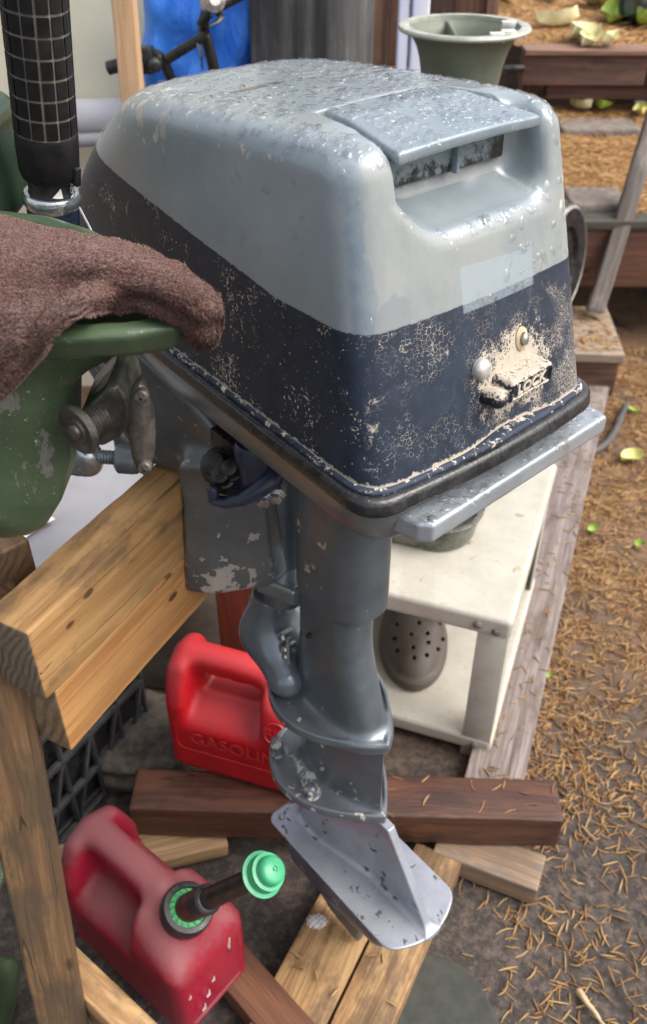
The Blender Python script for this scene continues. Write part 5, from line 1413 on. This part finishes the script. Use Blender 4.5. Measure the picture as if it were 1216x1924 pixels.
w2 = cloth_sheet('lower_sheet', -3.2, -0.03, 2.71, 0.0, zb, 0.02, CV2, wall, 8)
for o_ in (wl, w2):
    o_.location = (0.9, -2.72, 0)
b = MB(); pz = aty(190, 222, 2.60)[2]
b.sweep([(x, 2.60 + 0.02 * math.sin(x * 5), pz + 0.03 * (x + 0.7) ** 2 + 0.05 * max(0, x + 0.62)) for x in np.linspace(-2.2, -0.25, 50)], 0.048, 20)
pi_ = b.build('pipe', simple('grey_pvc', (0.40, 0.39, 0.42), (0.46, 0.45, 0.48), 6, 0.45), None); tag(pi_, 'thick pale grey pipe running along the foot of the canvas wall', 'pipe')
b = MB(); pz2 = aty(170, 262, 2.55)[2]
b.sweep([(x, 2.53, pz2 + 0.06 * (x + 0.7)) for x in np.linspace(-1.6, -0.3, 24)], 0.017, 14)
pi2 = b.build('hose', simple('grey_conduit', (0.25, 0.245, 0.26), (0.31, 0.30, 0.32), 6, 0.45), None); tag(pi2, 'thin grey hose just below the thick pale pipe', 'hose')
stk = board('stick', aty(264, 330, 1.95), aty(227, -60, 1.95), 0.043, 0.04, W_STICK, None, 0.0, 0.003, up=(0, 1, 0))
tag(stk, 'upright raw pine stick in front of the canvas wall', 'stick')
# blue tarp
TB = G('blue_tarpaulin', 0.38); _o = TB.tc(); _n = TB.noise(_o, 5, 5, 0.6); _w = TB.noise(TB.map(_o, (7, 7, 3)), 1.0, 4, 0.6, 1.5)
TB.bump(TB.add(TB.mul(_w, 1.0), TB.mul(TB.noise(_o, 500, 1), 0.05)), 1.0, 0.03)
M_TARP = TB.out(TB.mix(TB.step(_n, 0.3, 0.7), (0.025, 0.19, 0.80), (0.06, 0.27, 0.88)), TB.step(_w, 0.3, 0.7, 0.3, 0.5))
t0 = aty(268, 60, 2.45); t1 = aty(600, 20, 2.45)
def tarp_fn(X, Y, Z):
    zt = 1.27 + 0.26 * np.clip((X - t0[0]) / (t1[0] - t0[0]), -0.2, 1.3)
    d = smax(rbox(X, Y, Z, ((t0[0] + t1[0]) / 2, 2.55, 0.75), ((t1[0] - t0[0]) / 2, 0.15, 0.95), 0.05), Z - zt, 0.12)
    d = d + 0.032 * np.sin(X * 26 + 4 * Z + 3 * np.sin(Z * 9)) * np.clip(1.6 - Z, 0, 1) + 0.014 * np.sin(X * 61 - Z * 13) + 0.008 * np.sin(Z * 47 + X * 20)
    return d
tp_o = sdf_obj('tarp_bundle', tarp_fn, (t0[0] - 0.06, 2.33, 0.0), (t1[0] + 0.06, 2.68, 1.75), 0.010, M_TARP)
tag(tp_o, 'crumpled blue tarpaulin over a tall stack behind the bicycle', 'tarp')
# bicycle: handlebar, stem, fork and the rest behind the motor
bike = thing('bicycle', 'black bicycle handlebar with brake levers in front of the blue tarp', 'bicycle', (-0.5, 2.15, 0))
BL = np.array([-0.5, 2.15, 0])
M_BIKE = simple('black_bike_paint', (0.012, 0.013, 0.012), (0.022, 0.024, 0.021), 30, 0.32, 0.2)
def bk(px, py, Y): return aty(px, py, Y) - BL
b = MB(); b.sweep([bk(262, 112, 2.16), bk(276, 104, 2.15), bk(288, 100, 2.14), bk(300, 106, 2.13), bk(311, 122, 2.13), bk(322, 150, 2.14), bk(330, 190, 2.15), bk(336, 230, 2.16)], 0.0115, 12)
b.sweep([bk(404, 140, 2.16), bk(397, 108, 2.15), bk(389, 75, 2.14), bk(384, 62, 2.14), bk(381, 45, 2.13), bk(387, 27, 2.13), bk(400, 16, 2.14), bk(415, 8, 2.16)], 0.0125, 12)
b.build('handlebar', M_BIKE, bike)
b = MB(); b.tube(bk(313, 112, 2.12), bk(387, 66, 2.12), 0.0105); b.build('crossbar', M_BIKE, bike)
b = MB(); b.tube(bk(204, 128, 2.17), bk(262, 112, 2.16), 0.0145); b.build('grip', BLACKP, bike)
b = MB(); b.tube(bk(415, 6, 2.16), bk(470, -22, 2.2), 0.0145); b.build('grip', BLACKP, bike)
b = MB(); b.sweep([bk(408, 20, 2.13), bk(416, 32, 2.10), bk(408, 42, 2.09), bk(393, 49, 2.08)], [0.009, 0.008, 0.007, 0.005], 10, 0.6); b.build('brake_lever', M_BIKE, bike)
b = MB(); b.lathe(bk(398, 4, 2.12), (0.3, -0.8, 0.3), [(0, -0.02), (0.02, -0.02), (0.026, 0), (0.024, 0.02), (0.012, 0.03), (0, 0.03)], 20); b.build('bell', simple('scratched_chrome', (0.3, 0.29, 0.29), (0.5, 0.49, 0.48), 90, 0.25, 0.8), bike)
b = MB(); q = bk(270, 112, 2.13); b.box(q, (0.022, 0.02, 0.026)); b.lathe(q + np.array([0.02, -0.01, -0.006]), (0.4, -0.8, 0), [(0, 0), (0.016, 0), (0.016, 0.02), (0.01, 0.026), (0, 0.026)], 14); b.build('shifter', BLACKP, bike, 40, 0.005)
b = MB(); b.lathe(bk(258, 90, 2.14), (0.1, -1, 0.2), [(0, 0), (0.008, 0), (0.008, 0.01), (0, 0.012)], 12); b.build('red_button', simple('red_plastic_button', (0.4, 0.05, 0.05), (0.5, 0.1, 0.1), 30, 0.4), bike)
for i_, (pa_, pb_) in enumerate((((370, 82), (381, 130)), ((375, 84), (379, 125)))):
    b = MB(); b.sweep([bk(pa_[0], pa_[1], 2.11), bk((pa_[0] + pb_[0]) / 2 + 3, (pa_[1] + pb_[1]) / 2, 2.10), bk(pb_[0], pb_[1], 2.12)], 0.0022, 6); b.build('cable', simple('brake_cable', (0.05, 0.06, 0.08), (0.08, 0.09, 0.11), 30, 0.5), bike)
hb = bk(404, 140, 2.16); 
b = MB(); b.tube(hb, (hb[0] + 0.02, 0.03, 0.34), 0.014); b.tube(bk(336, 230, 2.16), (hb[0] + 0.02, 0.03, 0.75), 0.0115); b.build('fork', M_BIKE, bike)
b = MB(); wcx = np.array([hb[0] + 0.02, 0.06, 0.30]); b.lathe(wcx, (1, 0.15, 0), [(0.265, -0.018), (0.29, -0.02), (0.30, 0), (0.29, 0.02), (0.265, 0.018)], 48); b.build('wheel', BLACKP, bike)
b = MB(); b.tube((hb[0] + 0.03, 0.04, 0.34), (hb[0] - 0.25, 0.5, 0.45), 0.016); b.build('frame', M_BIKE, bike)
# grey post
pstc = aty(585, 60, 2.35)
gpost = thing('mooring_post', 'thick weathered dark grey wooden post behind the blue tarp', 'post', (pstc[0], pstc[1], 0))
PW = G('dark_weathered_post_wood', 0.8); _o = PW.tc(); _f = PW.noise(PW.map(_o, (30, 30, 2.2)), 1.0, 5, 0.65); _g2 = PW.noise(_o, 7, 4, 0.6)
PW.bump(_f, 0.8, 0.006)
M_GPOST = PW.out(PW.mix(PW.step(_g2, 0.42, 0.7), PW.mix(PW.step(_f, 0.3, 0.7), (0.022, 0.022, 0.023), (0.075, 0.074, 0.075)), PW.mix(PW.step(_f, 0.3, 0.7), (0.05, 0.05, 0.05), (0.17, 0.165, 0.16))))
def post_fn(X, Y, Z):
    a = np.arctan2(Y, X)
    return np.sqrt(X * X + Y * Y) - 0.140 + 0.004 * np.sin(a * 7) + 0.003 * np.sin(a * 17 + 2) + 0 * Z
def postz(X, Y, Z): return smax(post_fn(X, Y, Z), np.abs(Z - 0.9) - 0.9, 0.02)
sdf_obj('shaft', postz, (-0.16, -0.16, -0.02), (0.16, 0.16, 1.82), 0.008, M_GPOST, gpost)
b = MB(); b.lathe((0, 0, 0.93), (0, 0, 1), [(0.139, 0), (0.144, 0), (0.144, 0.03), (0.139, 0.03)], 40); b.build('band', M_PEWTER, gpost, 40)
# fence
fen = thing('fence', 'dark redwood board fence behind the white posts', 'fence', (0.7, 3.72, 0))
fx0 = aty(600, 50, 3.7)[0]; fx1 = aty(934, 50, 3.7)[0]
xx = fx0; k = 0
FW = [W_FENCE, wood('brown_fence_board', (0.20, 0.11, 0.075), (0.10, 0.052, 0.036), 0.8, 121.0, rough=0.75), wood('black_fence_board', (0.06, 0.03, 0.02), (0.035, 0.017, 0.012), 0.8, 127.0, rough=0.75)]
while xx < fx1 - 0.02:
    w = min((0.135, 0.115, 0.10)[k % 3], fx1 - xx)
    yy = 3.70 + (0.0, 0.012, -0.006)[k % 3]
    board('board', (xx + w / 2, yy, 0.80), (xx + w / 2, yy, 2.2), w - 0.006, 0.022, FW[(0, 1, 0, 2, 0, 1)[k % 6]], fen, up=(0, 1, 0))
    xx += w; k += 1
board('rail', (fx0, 3.67, 0.765), (fx1, 3.67, 0.765), 0.05, 0.075, W_STEP, fen)
board('rail', (fx0, 3.67, 0.66), (fx1, 3.67, 0.66), 0.05, 0.12, wood('red_rail', (0.18, 0.07, 0.045), (0.1, 0.035, 0.025), 0.8, 131.0), fen)
for x_ in (fx0 + 0.04, fx1 - 0.05):
    board('post', (x_, 3.78, 0.0), (x_, 3.78, 2.2), 0.09, 0.09, W_FENCE, fen, up=(0, 1, 0))
# white posts
MW = simple('white_vinyl', (0.70, 0.70, 0.74), (0.76, 0.76, 0.79), 6, 0.4, 0, 0.05, 60)
wpst = thing('gate_frame', 'white vinyl double posts beside the green flared housing', 'gate', (0.3, 2.9, 0))
def wpole(px0, px1, pyt, Y, w, nm, zlo):
    a = aty(px0, pyt, Y); 
    o = board(nm, (a[0], Y, zlo), (a[0], Y, 2.1), w, w * 0.8, MW, wpst, up=(0, 1, 0), bevel=0.006); return o
wpole(757, 0, 60, 2.9, 0.031, 'post', 0.0); wpole(788, 0, 60, 2.9, 0.050, 'post', 0.0)
b = MB(); q = aty(768, 40, 2.92); b.box((q[0] - 0.3, 0.02, 1.35), (0.022, 0.008, 0.36)); b.build('panel', MW, wpst, 40, 0.002)

# green flared housing standing behind the motor
hc = aty(872, 60, 1.95)
hous = thing('motor_housing', 'flared sage green outboard housing standing open end up behind the cowling', 'outboard housing', (hc[0], hc[1], 0))
M_SAGE = simple('chalky_sage_paint', (0.085, 0.10, 0.07), (0.13, 0.15, 0.11), 9, 0.5, 0, 0.3, 80)
M_RIM = simple('bare_alloy_rim', (0.30, 0.31, 0.26), (0.44, 0.44, 0.39), 40, 0.5, 0.2, 0.3, 100)
hz_ = hc[2] + 0.010
def hsg(X, Y, Z):
    zz = Z - hz_
    r = 0.076 + 0.034 * np.exp(zz / 0.022) + 0.012 * np.clip((zz + 0.10) / 0.1, 0, 1)
    rad = np.sqrt(X * X + (Y / 1.05) ** 2)
    d = (rad - r) * 0.75
    d = smax(d, Z - hz_, 0.003)
    inn = smax(rad - (r - 0.010), (hz_ - 0.10) - Z, 0.01)
    d = smax(d, -inn, 0.004)
    web = np.maximum(np.maximum(np.abs(X + 0.02) - 0.004, rad - r), np.maximum(Z - hz_ + 0.008, hz_ - 0.09 - Z))
    d = np.minimum(d, web)
    d = smax(d, 0.35 - Z, 0.02)
    leg_ = rbox(X, Y, Z, (0, 0, 0.2), (0.045, 0.075, 0.22), 0.03)
    d = smin(d, leg_, 0.05)
    return smin(d, rbox(X, Y, Z, (0, 0, 0.012), (0.09, 0.12, 0.012), 0.008), 0.03)
sdf_obj('housing', hsg, (-0.14, -0.15, -0.005), (0.14, 0.15, hz_ + 0.01), 0.0042, M_SAGE, hous)
b = MB(); b.lathe((0, 0, hz_ - 0.006), (0, 0, 1), [(0.108, 0), (0.126, 0.0), (0.128, 0.004), (0.126, 0.008), (0.116, 0.0095), (0.108, 0.008), (0.108, 0)], 56); b.build('rim', M_RIM, hous, 40)
M_GASK = simple('pale_gasket', (0.4, 0.4, 0.37), (0.6, 0.6, 0.56), 90, 0.7)
for (x, y) in ((0.075, -0.06), (0.09, 0.03), (0.05, -0.085)):
    b = MB(); b.box((x, y, hz_ - 0.004), (0.014, 0.010, 0.008)); b.build('gasket_scrap', M_GASK, hous, 40, 0.002)
b = MB(); b.tube((0.085, 0.0, hz_ - 0.075), (0.125, 0.0, hz_ - 0.075), 0.007); b.build('stub', M_BLACKM, hous)

# cart wheel far up on the terrace
y_ = 4.4
for _ in range(20):
    z_ = gz3(1.4, y_); a_ = atz(1183, 46, z_); y_ = a_[1]
cw = thing('hand_truck', 'corner of a grey hand truck with one black wheel on the upper terrace', 'hand truck', (a_[0], a_[1], z_))
b = MB(); b.lathe((0, 0, 0.085), (1, 0.25, 0), [(0.055, -0.025), (0.08, -0.025), (0.088, -0.012), (0.088, 0.012), (0.08, 0.025), (0.055, 0.025)], 32); b.build('tyre', BLACKP, cw, 40)
b = MB(); b.lathe((0, 0, 0.085), (1, 0.25, 0), [(0, -0.02), (0.056, -0.02), (0.056, 0.02), (0.02, 0.022), (0.02, 0.06), (0, 0.06)], 28); b.build('hub', simple('blue_grey_hub', (0.06, 0.07, 0.10), (0.10, 0.11, 0.14), 30, 0.4, 0.3), cw, 40)
b = MB(); b.box((0.15, 0.05, 0.19), (0.09, 0.10, 0.13)); b.build('body', simple('light_grey_metal', (0.33, 0.33, 0.34), (0.42, 0.42, 0.43), 20, 0.45, 0.3), cw, 40, 0.03, 4)
b = MB(); b.lathe((0.30, 0, 0.085), (1, 0.25, 0), [(0, -0.02), (0.08, -0.025), (0.088, 0), (0.08, 0.025), (0, 0.02)], 32); b.build('tyre', BLACKP, cw, 40)

# ------------------------------------------------------------------ fallen needles and leaves
def needles(name, n, place, m, lmin, lmax, wid, label):
    vs = []; fs = []; k0_ = 0; made = 0; tries = 0
    while made < n and tries < n * 6:
        tries += 1
        q = place()
        if q is None: continue
        x, y, z = q
        L = random.uniform(lmin, lmax); w = wid * random.uniform(0.7, 1.25); a = random.uniform(0, 2 * math.pi)
        bend = random.gauss(0, 0.55); tilt = random.gauss(0.0, 0.16)
        pts = []
        px, py, pz = x, y, z + w * 0.55 + abs(tilt) * L * 0.4
        aa = a
        for s_ in range(4):
            pts.append((px, py, pz, aa))
            aa += bend / 3
            px += math.cos(aa) * L / 3; py += math.sin(aa) * L / 3; pz += math.sin(tilt) * L / 3
        ws = (0.55, 1.0, 0.95, 0.35)
        for (ax_, ay_, az_, ag), ww in zip(pts, ws):
            sx, sy = -math.sin(ag) * w * 0.5 * ww, math.cos(ag) * w * 0.5 * ww
            vs += [(ax_ + sx, ay_ + sy, az_ - w * 0.2 * ww), (ax_, ay_, az_ + w * 0.38 * ww), (ax_ - sx, ay_ - sy, az_ - w * 0.2 * ww)]
        for s_ in range(3):
            for e in range(3):
                e2 = (e + 1) % 3
                fs.append((k0_ + s_ * 3 + e, k0_ + s_ * 3 + e2, k0_ + (s_ + 1) * 3 + e2, k0_ + (s_ + 1) * 3 + e))
        k0_ += 12; made += 1
    me = bpy.data.meshes.new(name); me.from_pydata(vs, [], fs); me.shade_smooth()
    return tag(link(name, me, m), label, 'needles', None, 'stuff')
def needle_mat(name, cols):
    g = G(name, 0.55, 0, 0.4)
    gi_ = g.nd('ShaderNodeNewGeometry')
    r = gi_.outputs['Random Per Island']
    c1 = g.mix(g.step(r, 0.2, 0.45), cols[0], cols[1]); c2 = g.mix(g.step(r, 0.6, 0.95), c1, cols[2])
    n = g.noise(g.tc(), 90, 2)
    return g.out(g.mix(g.mul(n, 0.4), c2, tuple(q * 0.5 for q in cols[0])))
M_NEED = needle_mat('dry_needles', [(0.24, 0.115, 0.045), (0.40, 0.225, 0.085), (0.50, 0.34, 0.15)])
M_NEED2 = needle_mat('bright_dry_needles', [(0.33, 0.17, 0.06), (0.47, 0.27, 0.10), (0.58, 0.38, 0.17)])
def pg():
    y = random.uniform(0.55, 3.0); x = random.uniform(0.12, 2.2)
    if x > 0.40 * y + 0.35: return None
    if x < 0.30 + 0.10 * (y - 0.6) and y < 2.2: 
        if random.random() > 0.12: return None
    if 1.1 < y < 1.75 and x < 0.34 + (y - 1.15) * 0.4: return None
    if (x - mc[0]) ** 2 + (y - mc[1]) ** 2 < 0.15 ** 2 and random.random() > 0.3: return None
    dn = 0.5 + 0.5 * mnoise.noise(Vector((x * 5, y * 5, 2))) + 0.35 * mnoise.noise(Vector((x * 13, y * 13, 5)))
    dens = 0.26 + 0.74 * min(1, max(0, (y - 0.75) / 0.9))
    if dn * 1.15 < random.random() or random.random() > dens: return None
    return x, y, gz1(x, y)
needles('pine_needles', 15500, pg, M_NEED, 0.017, 0.040, 0.0036, 'dry tan needles scattered over the damp soil')
def p_in(x0, x1, y0, y1, gz):
    def f():
        x, y = random.uniform(x0, x1), random.uniform(y0, y1)
        if mnoise.noise(Vector((x * 6, y * 6, 9))) < -0.30 and random.random() < 0.7: return None
        return x, y, gz(x, y)
    return f
needles('pine_needles', 7500, p_in(0.5, 2.1, 3.06, 4.0, gz2), M_NEED2, 0.022, 0.05, 0.0042, 'thick layer of needles on the lower terrace')
needles('pine_needles', 7500, p_in(0.82, 3.0, 4.08, 6.2, gz3), M_NEED2, 0.028, 0.06, 0.006, 'needles covering the upper terrace')
def p_plank():
    t = random.random(); e0 = atz(905, 1560, 0.038); e1 = atz(1118, 700, 0.038)
    q = e0 + (e1 - e0) * t; return q[0] + random.uniform(-.05, .05), q[1], 0.0385
needles('pine_needles', 150, p_plank, M_NEED, 0.016, 0.032, 0.0028, 'needles fallen on the grey plank')
def p_timber():
    x = random.uniform(0.02, 0.42); return x, 0.985 + random.uniform(-.035, .035), 0.1405
needles('pine_needles', 16, p_timber, M_NEED, 0.018, 0.034, 0.0028, 'few needles lying on the dark wet timber')
def p_cart():
    lx, ly = random.uniform(-0.25, -0.01), random.uniform(0.02, 0.4)
    return cC[0] + lx * math.cos(ca) - ly * math.sin(ca), cC[1] + lx * math.sin(ca) + ly * math.cos(ca), 0.4055
needles('pine_needles', 15, p_cart, needle_mat('pale_needles', [(0.42, 0.30, 0.12), (0.52, 0.40, 0.2), (0.55, 0.45, 0.28)]), 0.016, 0.034, 0.0028, 'few pale needles on the cream cart top')
def p_step():
    return s01[0] - random.uniform(-0.04, 0.28), s01[1] + random.uniform(0.01, 0.33), 0.1655
needles('pine_needles', 330, p_step, M_NEED2, 0.02, 0.04, 0.0045, 'needles lying on the wooden step')
def p_board():
    t = random.random(); q = atz(random.uniform(520, 780), random.uniform(1780, 1920), 0.051); return q[0], q[1], 0.0515
needles('pine_needles', 7, p_board, M_NEED, 0.016, 0.03, 0.0034, 'few needles on the tan boards')

def leaf_mesh(L, W, curl):
    n, k = 13, 7; v = []; f = []
    for s_ in (0, 1):
        for i in range(n):
            t = i / (n - 1); w = W * math.sin(math.pi * min(1, t ** 0.8)) ** 0.8 * 0.5 + 0.001
            for j in range(k):
                u = j / (k - 1) * 2 - 1
                z = curl * (u * u * 0.35 + (t - 0.4) ** 2 * 0.8) * L + 0.10 * W * abs(u) + 0.012 * L * math.sin(t * 19) * abs(u)
                v.append(((t - 0.5) * L, u * w * (1 + 0.05 * math.sin(t * 30)), z - s_ * 0.0006))
    for s_ in (0, 1):
        o_ = s_ * n * k
        for i in range(n - 1):
            for j in range(k - 1):
                a = o_ + i * k + j; q = (a, a + k, a + k + 1, a + 1); f.append(q if s_ else q[::-1])
    me = bpy.data.meshes.new('leaf'); me.from_pydata(v, [], f); me.shade_smooth(); return me
def leaf_mat(name, c1, c2):
    g = G(name, 0.45); n = g.noise(g.tc(), 60, 4, 0.6)
    g.b.inputs['Subsurface Weight'].default_value = 0.0
    return g.out(g.mix(g.step(n, 0.3, 0.7), c1, c2))
LY = leaf_mat('yellow_leaf', (0.52, 0.50, 0.12), (0.66, 0.63, 0.24)); LG = leaf_mat('green_leaf', (0.20, 0.34, 0.04), (0.38, 0.50, 0.09)); LP = leaf_mat('pale_leaf', (0.62, 0.58, 0.30), (0.72, 0.68, 0.42)); LV = leaf_mat('lilac_petals', (0.62, 0.58, 0.72), (0.8, 0.78, 0.86))
def on_level(px, py, gz, x_=1.2):
    y = 3.5 if gz is not gz1 else 1.5
    p = None
    for _ in range(30):
        p = atz(px, py, gz(p[0] if p is not None else x_, y)); y = p[1]
    return p
LEAVES = [
 (1185, 868, gz1, 0.075, 0.065, LY, 'broad yellow leaf lying flat on the needles'),
 (1116, 716, gz1, 0.10, 0.07, LY, 'yellow leaf standing beside the step, partly behind the grip plate'),
 (1180, 778, gz1, 0.06, 0.03, LG, 'small bright green sprig between the step and the flat yellow leaf'),
 (1112, 1000, gz1, 0.035, 0.018, LG, 'tiny green seedling beside the upper end of the grey plank'),
 (1200, 1030, gz1, 0.03, 0.018, LG, 'tiny green seedling at the right edge of the soil'),
 (1026, 1278, gz1, 0.022, 0.012, LG, 'tiny green shoot beside the grey plank'),
 (1130, 206, gz2, 0.125, 0.095, LG, 'large upright green leaf at the foot of the tall riser'),
 (1088, 210, gz2, 0.11, 0.07, LP, 'pale yellow leaf beside the large green one'),
 (1205, 220, gz2, 0.09, 0.06, LY, 'yellow leaf under the lilac flower'),
 (1201, 206, gz2, 0.09, 0.05, LV, 'lilac flower head at the foot of the tall riser'),
 (1042, 186, gz2, 0.08, 0.05, LY, 'small yellow leaf just behind the cowling corner'),
 (1088, 78, gz3, 0.15, 0.11, LP, 'palest broad leaf in the middle of the upper terrace'),
 (1104, 88, gz3, 0.12, 0.08, LP, 'pale leaf tucked under the palest broad leaf'),
 (1052, 54, gz3, 0.19, 0.10, LP, 'long pale leaf left of the broad one on the upper terrace'),
 (1137, 91, gz3, 0.13, 0.06, LP, 'narrow pale leaf near the edge of the upper terrace'),
 (1112, 14, gz3, 0.22, 0.12, LP, 'long pale leaf in the clump left of the hand truck wheel'),
 (1140, 18, gz3, 0.17, 0.14, LY, 'upright yellow leaf in the clump beside the hand truck wheel'),
 (1153, 40, gz3, 0.20, 0.12, LG, 'yellow green leaf lowest in the clump by the wheel'),
 (1168, 26, gz3, 0.15, 0.10, LY, 'yellow leaf touching the hand truck wheel'),
 (956, 8, gz3, 0.17, 0.12, LY, 'bright yellow leaf above the flared green housing'),
 (1032, 2, gz3, 0.16, 0.08, LP, 'pale leaf at the top of the upper terrace'),
 (1208, 54, gz3, 0.15, 0.12, LG, 'green leaf right of the hand truck wheel'),
]
for i, (px, py, gz, L, W, m, lab) in enumerate(LEAVES):
    p = on_level(px, py, gz)
    o = link('leaf', leaf_mesh(L, W, random.uniform(0.2, 0.7)), m)
    o.location = V(p + np.array([0, 0, 0.012])); o.rotation_euler = (random.uniform(0.1, 0.5), random.uniform(-0.3, 0.3), random.uniform(0, 6.28))
    tag(o, lab, 'leaf' if m is not LV else 'flower', 'fallen leaves')
    if m is LV: o.name = 'flower'

for pts, r0, lab in (([(1088, 1862), (1104, 1884), (1122, 1908), (1140, 1935)], 0.0052, 'thick pale broken twig at the bottom right corner of the soil'),
                     ([(1166, 1842), (1176, 1868), (1192, 1890), (1204, 1912)], 0.0026, 'thin brown twig beside the thick pale one'),
                     ([(992, 1512), (1010, 1530), (1030, 1536)], 0.0022, 'short brown twig by the end of the dark timber')):
    P = np.array([atz(px, py, 0.006 + 0.003 * (i % 2)) for i, (px, py) in enumerate(pts)])
    b = MB(); b.sweep([cr(P, t) + np.array([0, 0, 0.0015 * math.sin(t * 14)]) for t in np.linspace(0, 1, 14)], [r0 * (1 - 0.5 * t) * (1 + 0.12 * math.sin(t * 31)) for t in np.linspace(0, 1, 14)], 7)
    o = b.build('twig', simple('pale_twig_bark', (0.42, 0.31, 0.17), (0.56, 0.44, 0.28), 60, 0.7) if r0 > 0.004 else simple('brown_twig_bark', (0.10, 0.06, 0.035), (0.17, 0.11, 0.065), 60, 0.8), None)
    tag(o, lab, 'twig', 'twigs on the soil')
